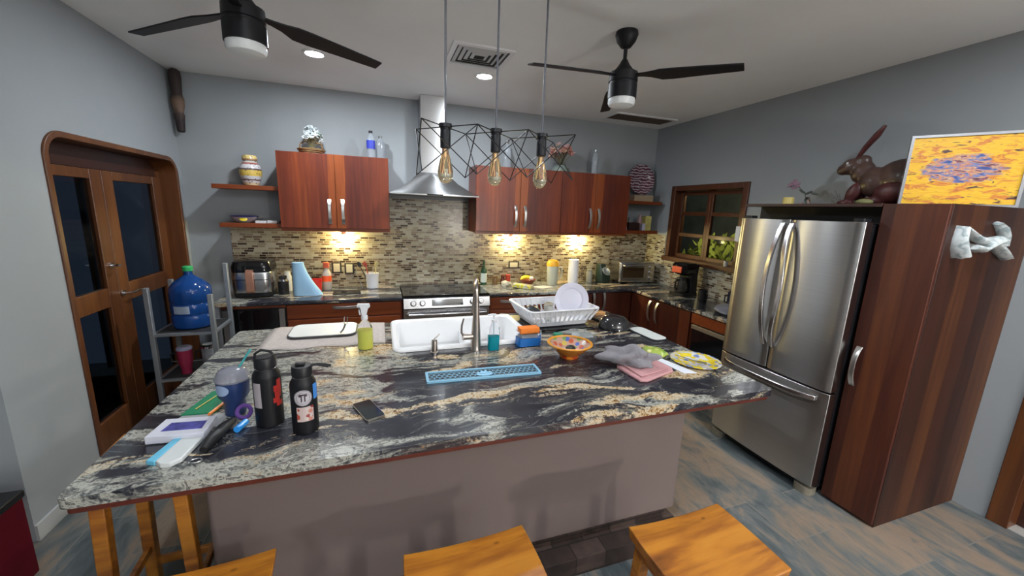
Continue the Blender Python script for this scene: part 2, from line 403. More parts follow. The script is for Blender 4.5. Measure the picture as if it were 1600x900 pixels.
# right wall: window hole y 3.06-4.12 z 1.25-2.12, door hole y .02-1.03
WY0, WY1, WZ0, WZ1 = 3.06, 4.12, 1.26, 2.12
RD0, RD1, RDT = -.15, 1.02, 2.12
m = MB()
m.box(XR, XR + .18, WY1, YB + .15, 0, CEIL).box(XR, XR + .18, WY0, WY1, 0, WZ0).box(XR, XR + .18, WY0, WY1, WZ1, CEIL)
m.box(XR, XR + .18, RD1, WY0, 0, CEIL).box(XR, XR + .18, RD0, RD1, RDT, CEIL).box(XR, XR + .18, YR, RD0, 0, CEIL)
struct(m.build('wall_right', M_WALL))
struct(MB().box(XL, XL + .012, YL, D0 - .03, 0, .09).build('baseboard_left', mat('grey skirting', (.45, .46, .47), .5)))
# exterior beyond the openings: dark patio
M_NIGHT = mat('night render wall', (.16, .17, .18), .9, vary=.3, vscale=3)
struct(MB().box(XL - 1.9, XL - 1.8, 2.56, YB + .6, -.1, 3).build('wall_patio', M_NIGHT))
struct(MB().box(XL - 1.9, XL - .2, 2.56, YB + .6, -.12, 0).build('floor_patio', mat('patio slabs', (.10, .11, .11), .6)))
struct(MB().box(XR + 2.3, XR + 2.4, 1.5, 6.5, -.1, 3.2).build('wall_garden', M_NIGHT))
# backsplash tile
struct(MB().box(-1.39, XR, YB - .008, YB, .80, 1.525).box(.11, .98, YB - .0079, YB, 1.52, 1.86).build('trim_1', M_TILEX))
struct(MB().box(XR - .008, XR, 2.4, YB, .80, 1.26).box(XR - .0079, XR, 4.17, YB, 1.255, 1.525).build('trim_2', M_TILEY))
struct(MB().box(XR - .014, XR, 3.20, 4.15, 1.188, 1.212).build('trim_4', mat('white tile edging', (.62, .62, .56), .5)))
# left door: casing + two glazed leaves
d1 = thing('door_1', 'double glazed wooden doors set in rounded opening of left wall', 'door', (XL - .1, 3.7, 0)); del d1['label']; del d1['category']; struct(d1)
a_, b_ = door_outline(.0), door_outline(-.028)
mb = MB()
for x0, x1, ii, oo in ((XL - .19, XL + .012, door_outline(-.03), door_outline(.006)),):
    n = len(ii)
    v = [[mb._v((x, *p)) for p in L] for x in (x0, x1) for L in (oo, ii)]
    for i in range(n - 1):
        mb._f([v[0][i], v[0][i + 1], v[1][i + 1], v[1][i]]); mb._f([v[2][i], v[2][i + 1], v[3][i + 1], v[3][i]])
        mb._f([v[1][i], v[1][i + 1], v[3][i + 1], v[3][i]]); mb._f([v[0][i], v[0][i + 1], v[2][i + 1], v[2][i]])
mb.build('casing', M_DOOR, d1, bevel=.004)
MB().prism([(2.96, 1.96), (4.43, 1.96)] + [(y, z - .032) for y, z in door_outline(-.032)[10:12]][::-1] if False else [(2.965, 1.955), (4.425, 1.955), (4.425, 1.98), (4.30, 2.09), (3.09, 2.09), (2.965, 1.98)], 'X', XL - .17, XL - .13).build('head_panel', M_DARKWOOD, d1)
MB().box(XL - .18, XL - .12, 4.38, 4.43, 0, 2.0).build('side_jamb', M_DOOR, d1)
for (y0, y1, g0, g1) in ((2.965, 3.598, 3.13, 3.48), (3.602, 4.38, 3.725, 4.27)):
    lf = MB(); x0, x1 = XL - .15, XL - .105
    lf.box(x0, x1, y0, g0, .02, 1.95).box(x0, x1, g1, y1, .02, 1.95).box(x0, x1, g0, g1, .02, .24).box(x0, x1, g0, g1, .995, 1.13).box(x0, x1, g0, g1, 1.885, 1.95)
    leaf = lf.build('door_leaf', M_DOOR, d1, bevel=.004)
    for z0, z1 in ((.24, .995), (1.13, 1.885)): MB().box(XL - .13, XL - .125, g0, g1, z0, z1).build('pane', M_PANE, leaf)
    ym = (y1 - .03) if y0 < 3.5 else (y0 + .05)
    for zz in ((1.285,) if y0 < 3.5 else (1.065,)):
        h = MB(); h.cyl((XL - .105, ym - .03, zz), .022, .012, axis='X').tube([(XL - .10, ym - .03, zz), (XL - .05, ym - .03, zz), (XL - .045, ym + .075 * (-1 if y0 < 3.5 else 1), zz + .008)], .008)
        h.build('handle', M_CHROME, leaf)
# right door
d2 = thing('door_2', 'x', 'door', (XR, .4, 0)); del d2['label']; del d2['category']; struct(d2)
MB().box(XR - .012, XR + .17, RD1 - .09, RD1 - .0, 0, RDT).box(XR - .012, XR + .17, RD0, RD0 + .09, 0, RDT).box(XR - .012, XR + .17, RD0 + .09, RD1 - .09, RDT - .09, RDT).build('casing', M_DOOR, d2, bevel=.004)
MB().box(XR + .09, XR + .13, RD0 + .09, RD1 - .09, 0.01, RDT - .09).build('door_leaf', M_DARKWOOD, d2)
struct(MB().box(XR + .0, XR + .17, RD0 + .09, RD1 - .09, -.001, .006).build('trim_3', mat('pale threshold', (.4, .38, .36), .5)))
# window
w1 = thing('window_1', 'x', 'window', (XR, 3.59, 1.2)); del w1['label']; del w1['category']; struct(w1)
f = MB()
f.box(XR - .022, XR + .17, WY1 - .045, WY1 + .02, WZ0 - .04, WZ1 + .02).box(XR - .022, XR + .17, WY0 - .02, WY0 + .045, WZ0 - .04, WZ1 + .02)
f.box(XR - .022, XR + .17, WY0 + .045, WY1 - .045, WZ1 - .04, WZ1 + .02)
f.build('window_frame', M_WIN, w1, bevel=.004)
MB().box(XR - .07, XR + .17, WY0 - .10, WY1 + .02, WZ0 - .045, WZ0 + .012).build('window_sill', M_WIN, w1, bevel=.004)
for k, (y0, y1) in enumerate(((WY0 + .045, 3.60), (3.60, WY1 - .045))):
    s_ = MB(); x0, x1 = XR + .075, XR + .115; zs = [WZ0 + .012, 1.55, 1.81, WZ1 - .04]; b = .042
    s_.box(x0, x1, y0, y0 + b, zs[0], zs[3]).box(x0, x1, y1 - b, y1, zs[0], zs[3])
    for z in (zs[0] + .02, zs[1], zs[2], zs[3] - .03): s_.box(x0, x1, y0 + b, y1 - b, z - .022, z + .022)
    sa = s_.build('sash', M_WIN, w1, bevel=.003)
    MB().box(XR + .093, XR + .097, y0 + b, y1 - b, zs[0] + .03, zs[3] - .04).build('pane', M_PANE, sa)
t = thing('added_patio_lantern', 'small lantern added to light the patio beyond the left glazed doors', 'lantern', (XL - 1.0, 5.0, 2.2))  # lantern and its light are added to brighten the dark door panes
MB().box(XL - 1.02, XL - .98, 4.98, 5.02, 0, 2.2).build('lantern_post', M_BLACK, t)
MB().lathe([(.03, 0), (.05, .1), (.02, .14)], (XL - 1.0, 5.0, 2.2)).build('lamp_shade', mat('lantern glass', (1, .9, .6), .4, emit=3), t)
ld = bpy.data.lights.new('patio', 'POINT'); ld.energy = 5; ld.color = (.8, .9, 1); ld.shadow_soft_size = .08
lo = bpy.data.objects.new('added_patio_light', ld); COL.objects.link(lo); lo.parent = t; lo.location = (0, 0, .25)
# made-up shrub standing in for the yellow-green glow in the panes
sh = thing('standin_shrub', 'made-up yellow-green shrub standing in for the glow in the lower right window panes', 'shrub', (XR + 1.25, 4.35, 0))
MB().tube([(XR + 1.25, 4.35, 0), (XR + 1.22, 4.35, .5), (XR + 1.28, 4.38, .9)], .04).build('stem', mat('bark', (.08, .05, .03), .8), sh)
lv = MB(); rnd = random.Random(3)
for k in range(500):
    th = rnd.uniform(0, 2 * PI); ph = math.acos(rnd.uniform(-1, 1)); q = rnd.uniform(.6, 1)
    c = Vector((XR + 1.25 + .5 * q * math.sin(ph) * math.cos(th), 4.35 + .75 * q * math.sin(ph) * math.sin(th), 1.1 + .42 * q * math.cos(ph)))
    lv.T = Matrix.Translation(c) @ Euler((rnd.uniform(0, 6), rnd.uniform(0, 6), rnd.uniform(0, 6))).to_matrix().to_4x4()
    l, w = .09, .035; v = [lv._v(p) for p in ((-l, 0, 0), (0, -w, .012), (l, 0, 0), (0, w, .012))]; lv._f(v)
lv.T = None; lv.build('foliage', mat('stand-in leaves', (.50, .55, .12), .6), sh)

# ================================================================== LIGHT FITTINGS
M_DISC = mat('downlight lens', (1, 1, 1), .5, emit=40, ecol=(.93, .97, 1))
M_TRIM = mat('white fitting trim', (.8, .8, .8), .4)
lab = ['small round recessed downlight glowing in ceiling just behind square air vent', 'small round recessed downlight glowing beside blade of left ceiling fan',
       'recessed downlight in ceiling above the walkway in front of the fridge', 'recessed downlight in ceiling over the seats near the camera',
       'added fill downlight behind the camera, nearer pair, right', 'added fill downlight behind the camera, nearer pair, left', 'added fill downlight behind the camera, farther pair, right', 'added fill downlight behind the camera, farther pair, left']
for (x, y, p), L in zip(DOWNLIGHTS, lab):
    t = thing('recessed_downlight', L, 'ceiling light', (x, y, CEIL), group='recessed downlights')
    MB().lathe([(.062, -.001), (.085, -.001), (.083, -.008), (.066, -.012), (.060, -.006)], (x, y, CEIL), cap0=False, cap1=False).build('trim_ring', M_TRIM, t)
    MB().cyl((x, y, CEIL - .006), .061, .004).build('lens', M_DISC, t)
    ld = bpy.data.lights.new('downlight', 'AREA'); ld.shape = 'DISK'; ld.size = .11; ld.energy = p; ld.color = DOWN_COL
    lo = bpy.data.objects.new('downlight_beam', ld); COL.objects.link(lo); lo.parent = t; lo.location = (0, 0, -.014)
# ceiling air vents
def vent(cx, cy, hx, hy, label, dark):
    t = thing('air_vent', label, 'air vent', (cx, cy, CEIL))
    MB().holed(rr(cx, cy, hx, hy, .01), rr(cx, cy, hx - .035, hy - .035, .004), CEIL - .014, CEIL - .001).build('vent_frame', M_TRIM, t, bevel=.002)
    MB().box(cx - hx + .03, cx + hx - .03, cy - hy + .03, cy + hy - .03, CEIL - .004, CEIL - .0015).build('backing', mat('vent dark', (.03, .03, .03), .8), t)
    s_ = MB()
    if dark:
        n = 14
        for k in range(n):
            y = cy - hy + .045 + (2 * hy - .09) * k / (n - 1); s_.T = Matrix.Translation((cx, y, CEIL - .010)) @ Matrix.Rotation(R(35), 4, 'X'); s_.box(-hx + .036, hx - .036, -.006, .006, -.0008, .0008)
        s_.T = None; s_.build('slats', mat('vent slat brown', (.16, .12, .09), .6), t)
    else:
        for q in (.80, .60, .40, .2):
            a1, b1 = (hx - .03) * q, (hy - .03) * q
            s_.loft([rr(cx, cy, a1, b1, .004, CEIL - .012), rr(cx, cy, a1 + .022, b1 + .022, .004, CEIL - .005), rr(cx, cy, a1 + .020, b1 + .020, .004, CEIL - .004), rr(cx, cy, a1 - .002, b1 - .002, .004, CEIL - .011)], smooth=False, loop=True)
        s_.build('louvres', mat('vent louvre grey', (.5, .5, .5), .5), t)
vent(.74, 3.09, .225, .21, 'square white ceiling air diffuser with nested louvres', False)
vent(2.95, 4.16, .42, .16, 'long brown slatted ceiling air return near the right back corner', True)

# ceiling fans
def fan(cx, cy, base, label):
    t = thing('ceiling_fan', label, 'ceiling fan', (cx, cy, CEIL), group='black ceiling fans')
    MB().lathe([(.002, 0), (.066, 0), (.070, -.02), (.058, -.055), (.032, -.088), (.012, -.096)], (cx, cy, CEIL)).build('canopy', M_FAN, t)
    MB().cyl((cx, cy, 2.71), .012, .09).build('downrod', M_FAN, t)
    MB().lathe([(.013, 2.735), (.02, 2.725), (.034, 2.70), (.062, 2.665), (.066, 2.655), (.088, 2.652), (.090, 2.60), (.084, 2.597), (.084, 2.587), (.090, 2.584), (.090, 2.500), (.002, 2.500)], (cx, cy, 0)).build('motor_housing', M_FAN, t)
    MB().lathe([(.084, 2.500), (.085, 2.475), (.078, 2.460), (.05, 2.451), (.001, 2.449)], (cx, cy, 0)).build('light_diffuser', mat('frosted diffuser', (.82, .84, .84), .4), t)
    for k in range(3):
        a = base + 120 * k
        T = Matrix.Translation((cx, cy, 2.638)) @ Matrix.Rotation(R(a), 4, 'Z') @ Matrix.Rotation(R(4.5), 4, 'Y')
        b = MB(); b.T = T; rings = []
        for r_, wf, wb, tw in ((.05, .02, .02, 2), (.12, .022, .024, 6), (.17, .028, .036, 10), (.23, .042, .066, 13), (.30, .044, .066, 13), (.45, .044, .052, 12), (.60, .042, .040, 11), (.675, .040, .034, 10)):
            c_, s2 = math.cos(R(tw)), -math.sin(R(tw)); th = .004
            rings.append([(r_, -wf * c_, -wf * s2 - th), (r_, wb * c_, wb * s2 - th), (r_, wb * c_, wb * s2 + th), (r_, -wf * c_, -wf * s2 + th)])
        b.loft(rings); b.build('fan_blade', M_FAN, t, bevel=.002)
fan(1.499, 2.328, -52, 'black three-bladed ceiling fan with white diffuser hanging on the right, near the vent')
fan(-.57, 2.328, 28, 'black three-bladed ceiling fan with white diffuser cut by the top edge at left')

# pendant over the island: three rods, sockets, bulbs, one wire cage
PX = [.272, .490, .705]; PY = 1.71; ZT = 2.105; ZB = 1.915
t = thing('pendant_light', 'black wire cage pendant with three amber filament bulbs over the island', 'pendant light', (PX[1], PY, CEIL))
MB().box(PX[0] - .1, PX[2] + .1, PY - .03, PY + .03, CEIL - .025, CEIL).build('ceiling_plate', M_FAN, t, bevel=.003)
M_WIRE = mat('black wire', (.02, .02, .022), .4, .5)
M_BULB = mat('amber bulb glass', (1.0, .90, .66), .06, trans=.92, ior=1.45)
M_FIL = mat('filament', (.9, .62, .30), .4, emit=.35)
for x in PX:
    MB().cyl((x, PY, ZT), .0042, CEIL - .02 - ZT, 12).build('rod', mat('grey rod', (.10, .10, .12), .45, .3), t)
    so = MB().lathe([(.006, ZT + .015), (.026, ZT + .012), (.027, ZT - .003), (.0215, ZT - .004), (.0215, ZT - .012), (.0205, ZT - .014), (.0215, ZT - .02), (.0215, ZT - .083), (.017, ZT - .086)], (x, PY, 0)).build('socket', M_FAN, t)
    b = MB().lathe([(.013, ZT - .08), (.0145, ZT - .10), (.019, ZT - .12), (.027, ZT - .15), (.0318, ZT - .178), (.0315, ZT - .195), (.026, ZT - .212), (.014, ZT - .224), (.001, ZT - .227)], (x, PY, 0), cap0=False).build('bulb', M_BULB, t)
    f = MB()
    for k in range(5):
        a = 2 * PI * k / 5; x0, y0 = x + .010 * math.cos(a), PY + .010 * math.sin(a); x1, y1 = x + .016 * math.cos(a + .6), PY + .016 * math.sin(a + .6)
        f.tube([(x0, y0, ZT - .11), (x1, y1, ZT - .185)], .0007, 6)
    f.cyl((x, PY, ZT - .12), .003, .03, 10); f.build('filament', M_FIL, b)
cg = MB(); xs = [PX[0] - .109, (PX[0] + PX[1]) / 2, (PX[1] + PX[2]) / 2, PX[2] + .109]; yf, yb = PY - .115, PY + .115
def seg(p, q): cg.tube([p, q], .0022, 6)
for k in range(3):
    a, b = xs[k], xs[k + 1]
    seg((a, yf, ZT), (b, yb, ZT)); seg((a, yb, ZT), (b, yf, ZT))
    for y in (yf, yb): seg((a, y, ZT), (b, y, ZB)); seg((a, y, ZB), (b, y, ZT))
for x in xs: seg((x, yf, ZT), (x, yb, ZB)); seg((x, yb, ZT), (x, yf, ZB))
cg.build('wire_cage', M_WIRE, t)

# puck lights under the upper cabinets
M_PUCK = mat('puck lens', (1, .95, .75), .5, emit=30, ecol=(1, .85, .45))
for (x, y), L in zip(PUCKS, ('warm under-cabinet puck light below the left cabinet', 'warm under-cabinet puck light nearest the range hood on the right', 'warm under-cabinet puck light below the rightmost cabinet')):
    t = thing('puck_light', L, 'under-cabinet light', (x, y, 1.515), group='under-cabinet puck lights')
    MB().lathe([(.022, 0), (.026, -.05), (.020, -.055)], (x, y, 1.514)).build('housing', M_TRIM, t)
    MB().cyl((x, y, 1.4555), .019, .003).build('lens', M_PUCK, t)
    ld = bpy.data.lights.new('puck', 'POINT'); ld.energy = PUCK_W; ld.color = (1, .86, .38); ld.shadow_soft_size = .025
    lo = bpy.data.objects.new('puck_beam', ld); COL.objects.link(lo); lo.parent = t; lo.location = (0, 0, -.095)
# floor lamp behind the camera whose low light throws the stool shadows
t = thing('floor_lamp', 'slim standing lamp with globe shade in the living area behind the camera', 'floor lamp', (2.35, -3.0, 0))
MB().cyl((2.35, -3, 0), .14, .02).cyl((2.35, -3, .02), .01, 1.08).build('stand', M_BLACK, t)
MB().ell((2.35, -3, 1.22), .12, .12, .13).build('globe', mat('lamp globe', (1, .9, .75), .5, emit=4, ecol=(1, .85, .65)), t)
ld = bpy.data.lights.new('lamp', 'POINT'); ld.energy = FLOORLAMP_W; ld.color = (1, .93, .85); ld.shadow_soft_size = .07
lo = bpy.data.objects.new('lamp_glow', ld); COL.objects.link(lo); lo.parent = t; lo.location = (0, .2, 1.22)
ld = bpy.data.lights.new('ceiling_boost', 'SPOT'); ld.energy = 900; ld.color = (1, .97, .93); ld.spot_size = R(150); ld.spot_blend = 1; ld.shadow_soft_size = .1  # upward spot added to brighten the ceiling
lo = bpy.data.objects.new('added_ceiling_boost', ld); COL.objects.link(lo); lo.parent = t; lo.location = (0, .2, 1.45); lo.rotation_euler = (R(180), 0, 0)
# light and lantern added outside to light the stand-in shrub
ld = bpy.data.lights.new('garden', 'POINT'); ld.energy = 40; ld.color = (1, .88, .42); ld.shadow_soft_size = .05
lo = bpy.data.objects.new('added_garden_light', ld); COL.objects.link(lo); lo.location = (XR + .75, 3.75, 1.75)
t = thing('added_garden_lantern', 'small wall lantern added outside the kitchen window for the shrub light', 'lantern', (XR + .22, 3.3, 2.8))
MB().box(XR + .18, XR + .20, 3.26, 3.34, 2.7, 2.9).tube([(XR + .2, 3.3, 2.86), (XR + .28, 3.3, 2.88), (XR + .32, 3.3, 2.84)], .008).build('bracket', M_BLACK, t)
MB().lathe([(.03, 0), (.05, .1), (.02, .14)], (XR + .32, 3.3, 2.7)).build('lamp_shade', mat('lantern glass', (1, .9, .6), .4, emit=3), t)
lo.parent = t; lo.location = (.4, .4, -.45)

# ================================================================== ISLAND
IX0, IX1, IY0, IY1 = -.906, 1.904, 1.319, 2.93
isl = thing('kitchen_island', 'mauve-brown plastered kitchen island base on a dark brick plinth', 'kitchen island', (.45, 2.2, 0))
MB().loft([rr(.455, 2.2085, 1.085, .7085, .03, .17, 5), rr(.455, 2.2085, 1.085, .7085, .03, .86, 5), rr(.455, 2.2085, 1.073, .6965, .02, .86, 5), rr(.455, 2.2085, 1.073, .6965, .02, .17, 5)], smooth=False, loop=True).build('plastered_body', M_ISL, isl)
MB().prism(rr(.455, 2.19, 1.06, .665, .03), 'Z', .10, .17).prism(rr(.455, 2.16, 1.085, .75, .02), 'Z', 0, .10).build('brick_plinth', M_BRICK, isl, bevel=.004)
SK = (.52, 2.60, .465, .325)    # sink centre, half sizes
wt = thing('island_countertop', 'large swirled black, cream and gold granite countertop of the island', 'countertop', (.5, 2.1, .86))
MB().holed(rr((IX0 + IX1) / 2, (IY0 + IY1) / 2, (IX1 - IX0) / 2, (IY1 - IY0) / 2, .03), rr(SK[0], SK[1], SK[2] - .02, SK[3] - .02, .05), .885, .92).build('granite_slab', M_GRAN, wt, bevel=.009, seg=3)
MB().holed(rr((IX0 + IX1) / 2, (IY0 + IY1) / 2, (IX1 - IX0) / 2 - .012, (IY1 - IY0) / 2 - .012, .02), rr(SK[0], SK[1], SK[2], SK[3], .05), .861, .884).build('wooden_subtop', mat('dark red edge wood', (.10, .02, .012), .4), wt)
# sink
sk = thing('kitchen_sink', 'white enamel drop-in sink set in the back of the island', 'sink', (SK[0], SK[1], .74))
m = MB(); cx, cy, hx, hy = SK
m.loft([rr(cx, cy, hx - .025, hy - .025, .05, .921), rr(cx, cy, hx, hy, .06, .922), rr(cx, cy, hx, hy, .06, .932), rr(cx, cy, hx - .008, hy - .008, .055, .942), rr(cx, cy, hx - .03, hy - .03, .05, .943), rr(cx, cy, hx - .042, hy - .042, .05, .934),
        rr(cx, cy, hx - .05, hy - .05, .05, .86), rr(cx, cy, hx - .06, hy - .06, .06, .76), rr(cx, cy, hx - .10, hy - .10, .05, .745)], cap0=False, cap1=True)
m.build('basin', M_WHITE, sk)
MB().lathe([(.045, .7455), (.045, .749), (.03, .750), (.028, .7465), (.001, .7465)], (cx - .1, cy, 0)).build('drain', M_CHROME, sk)
MB().box(cx + .04, cx + .075, cy - hy + .055, cy + hy - .055, .744, .85).build('divider', M_WHITE, sk, bevel=.015, seg=3)
# faucet
fx, fy = .545, 2.235
t = thing('pull_down_faucet', 'tall brushed nickel gooseneck faucet with pull-down spray at the front of the sink', 'faucet', (fx, fy, .92))
MB().lathe([(.033, 0), (.033, .006), (.030, .012), (.031, .05), (.028, .12), (.020, .22), (.0165, .30), (.016, .305)], (fx, fy, .92)).build('body', M_NICKEL, t)
arc = [(fx, fy, 1.22)] + [(fx + .02 * (1 - math.cos(R(a))) * .9, fy + .085 * (1 - math.cos(R(a))), 1.255 + .082 * math.sin(R(a))) for a in range(0, 181, 15)]
MB().tube(arc, .0145, 14).build('gooseneck', M_NICKEL, t)
e = arc[-1]
MB().lathe([(.0155, 0), (.018, -.02), (.019, -.05), (.027, -.13), (.028, -.145), (.018, -.150)], e).build('spray_head', M_NICKEL, t)
h = MB(); h.T = Matrix.Translation((fx, fy, 1.01)) @ Matrix.Rotation(R(185), 4, 'Z')
h.tube([(0, 0, 0), (.045, 0, -.002), (.085, 0, 0)], .019, 14, radii=[.018, .019, .021]); h.tube([(.075, 0, 0), (.093, 0, .03), (.09, 0, .075), (.078, 0, .115)], .006, 10, radii=[.009, .007, .006, .005])
h.T = None; h.build('lever', M_NICKEL, t)
# built-in dispenser
t = tag(MB().lathe([(.026, .92), (.026, .926), (.0185, .928), (.0185, .985), (.017, .990), (.017, .994)], (.293, 2.245, 0)).build('soap_dispenser', M_NICKEL, None, origin=(.293, 2.245, .92)), 'short brushed nickel soap dispenser left of the faucet', 'soap dispenser')
MB().tube([(.293, 2.245, .99), (.293, 2.245, 1.004), (.312, 2.262, 1.012), (.328, 2.275, 1.022)], .004, 8).build('spout', M_NICKEL, t)

# ================================================================== PERIMETER CABINETS
CT = .89; CYF = 3.906; CXF = 2.888
M_IN = mat('dark cabinet interior', (.02, .012, .01), .8)
def door(parent, x0, x1, z0, z1, yf, hx, hz, m=M_CAB, th=.02, horiz=False, L=.235, axis='Y'):
    if axis == 'Y': d = MB().box(x0, x1, yf - th, yf, z0, z1)
    else: d = MB().box(yf - th, yf, x0, x1, z0, z1)
    d = d.build('drawer' if horiz else 'door', m, parent, bevel=.002)
    c, out = ((hx, yf - th, hz), (0, -1, 0)) if axis == 'Y' else ((yf - th, hx, hz), (-1, 0, 0))
    pull(d, c, horiz, out, L)
    return d
def cab(name, label, x0, x1, z0, z1, y0=None, y1=None, m=M_CAB):
    t = thing(name, label, 'cabinet', ((x0 + x1) / 2, YB, z0), group=None)
    MB().box(x0, x1, y0, y1, z0, z1).build('cabinet_body', m, t, bevel=.001)
    return t
UYF = 4.19; ZU0, ZU1 = 1.52, 2.232
c = cab('wall_cabinet', 'two-door red wood wall cabinet left of the range hood', -.872, .103, ZU0, ZU1, UYF + .001, YB)
door(c, -.870, -.388, ZU0 + .02, ZU1 - .002, UYF, -.445, 1.70); door(c, -.384, .101, ZU0 + .02, ZU1 - .002, UYF, -.327, 1.70)
MB().box(-.872, .103, UYF - .005, UYF + .02, ZU0 - .012, ZU0 + .017).build('bottom_rail', M_SHELF, c)
c = cab('wall_cabinet', 'two-door red wood wall cabinet right beside the range hood', .993, 2.0, ZU0, ZU1, UYF + .001, YB)
door(c, .995, 1.496, ZU0 + .02, ZU1 - .002, UYF, 1.445, 1.71); door(c, 1.500, 1.998, ZU0 + .02, ZU1 - .002, UYF, 1.557, 1.71)
MB().box(.993, 2.0, UYF - .005, UYF + .02, ZU0 - .012, ZU0 + .017).build('bottom_rail', M_SHELF, c)
c = cab('wall_cabinet', 'rightmost two-door wall cabinet, next to the shelves with the round platter', 2.002, 2.915, ZU0, ZU1, UYF + .001, YB)
door(c, 2.004, 2.442, ZU0 + .02, ZU1 - .002, UYF, 2.385, 1.71); door(c, 2.446, 2.913, ZU0 + .02, ZU1 - .002, UYF, 2.50, 1.71)
MB().box(2.002, 2.915, UYF - .005, UYF + .02, ZU0 - .012, ZU0 + .017).build('bottom_rail', M_SHELF, c)
# floating shelves
def shelf(x0, x1, z, label):
    return tag(MB().box(x0, x1, 4.245, YB, z, z + .04).build('floating_shelf', M_SHELF, None, origin=((x0 + x1) / 2, YB, z), bevel=.003), label, 'shelf')
shelf(-1.41, -.875, 1.875, 'upper wooden floating shelf at the left, under the painted jar')
shelf(-1.38, -.875, 1.53, 'lower wooden floating shelf at the left, under the blue-rimmed bowl')
shelf(2.918, 3.47, 1.905, 'upper dark wooden shelf in the right corner, under the round platter')
shelf(2.918, 3.45, 1.535, 'lower dark wooden shelf in the right corner holding small packets')
# base cabinets
KB = .10
c = cab('drawer_cabinet', 'red wood base cabinet with three wide drawers left of the range', -.835, .196, KB, CT - .035, CYF + .045, YB - .01)
MB().box(-.83, .19, CYF + .08, YB - .02, 0, KB).build('toe_kick', M_BLACK, c)
for z0, z1 in ((.715, .845), (.425, .70), (.12, .41)): door(c, -.825, .175, z0, z1, CYF + .044, -.32, (z0 + z1) / 2 + .03, M_CABH, horiz=True, L=.245)
c = cab('drawer_cabinet', 'red wood drawer cabinet right of the range, behind the faucet', 1.105, 1.72, KB, CT - .035, CYF + .045, YB - .01)
MB().box(1.11, 1.71, CYF + .08, YB - .02, 0, KB).build('toe_kick', M_BLACK, c)
for z0, z1 in ((.715, .845), (.56, .70), (.12, .545)): door(c, 1.115, 1.712, z0, z1, CYF + .044, 1.345, (z0 + z1) / 2 + .02, M_CABH, horiz=True, L=.245)
c = cab('drawer_cabinet', 'narrow drawer cabinet behind the dish rack', 1.722, 2.02, KB, CT - .035, CYF + .045, YB - .01)
for z0, z1 in ((.715, .845), (.56, .70), (.12, .545)): door(c, 1.73, 2.012, z0, z1, CYF + .044, 1.87, (z0 + z1) / 2 + .02, M_CABH, horiz=True, L=.14)
c = cab('base_cabinet', 'dark two-door base cabinet in the back run beside the inside corner', 2.022, 2.92, KB, CT - .035, CYF + .045, YB - .01)
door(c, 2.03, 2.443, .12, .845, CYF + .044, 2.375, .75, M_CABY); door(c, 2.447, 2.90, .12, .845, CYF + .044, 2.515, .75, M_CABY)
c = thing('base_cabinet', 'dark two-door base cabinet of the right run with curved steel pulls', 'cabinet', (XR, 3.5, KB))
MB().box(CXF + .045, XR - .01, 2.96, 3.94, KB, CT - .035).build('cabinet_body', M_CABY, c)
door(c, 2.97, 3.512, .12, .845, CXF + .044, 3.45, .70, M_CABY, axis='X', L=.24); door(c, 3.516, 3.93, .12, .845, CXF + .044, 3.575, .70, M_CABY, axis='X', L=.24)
c = thing('base_cabinet', 'base cabinet with one orange-brown drawer over a built-in black appliance, next to the fridge', 'cabinet', (XR, 2.67, KB))
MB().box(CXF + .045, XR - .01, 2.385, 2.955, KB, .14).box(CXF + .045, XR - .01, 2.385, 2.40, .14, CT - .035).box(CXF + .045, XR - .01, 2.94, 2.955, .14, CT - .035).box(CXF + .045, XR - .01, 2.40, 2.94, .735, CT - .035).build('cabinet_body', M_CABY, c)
MB().box(CXF + .02, CXF + .044, 2.395, 2.945, .745, .845).build('drawer', M_CABH, c, bevel=.002)
t = thing('undercounter_oven', 'black built-in oven with pale trim under the right counter beside the fridge', 'oven', (CXF + .3, 2.67, .14))
MB().box(CXF + .05, XR - .05, 2.405, 2.935, .145, .73).build('oven_body', M_BLACKG, t, bevel=.002)
for a_, b_ in ((.69, .73), (.20, .235)): MB().box(CXF + .02, CXF + .049, 2.405, 2.935, a_, b_).build('trim', mat('champagne trim', (.55, .50, .38), .3, .8), t, bevel=.002)
MB().box(CXF + .03, CXF + .049, 2.41, 2.93, .24, .685).build('glass_door', M_BLACKG, t, bevel=.002)
# wine fridge at the left end
t = thing('built_in_microwave', 'black built-in appliance with grey steel side strips under the left end of the back counter', 'appliance', (-1.08, 4.2, .1))
MB().box(-1.345, -.84, CYF + .06, YB - .01, .1, .83).build('appliance_body', M_BLACK, t)
MB().box(-1.345, -.84, CYF + .045, CYF + .06, .825, .853).build('top_rail', M_SHELF, t)
MB().box(-1.27, -.90, CYF + .035, CYF + .059, .12, .81).build('glass_door', M_BLACKG, t, bevel=.002)
for a_, b_ in ((-1.335, -1.275), (-.895, -.850)): MB().box(a_, b_, CYF + .03, CYF + .059, .1, .815).build('side_strip', mat('dull steel strips', (.30, .27, .25), .4, .7), t, bevel=.002)
tag(MB().box(-1.375, -1.350, CYF + .02, YB - .01, 0, CT - .035).build('end_panel', mat('pale grey panel', (.30, .30, .31), .5), None, origin=(-1.36, 4.2, 0)), 'grey end panel closing the left end of the back counter', 'panel')
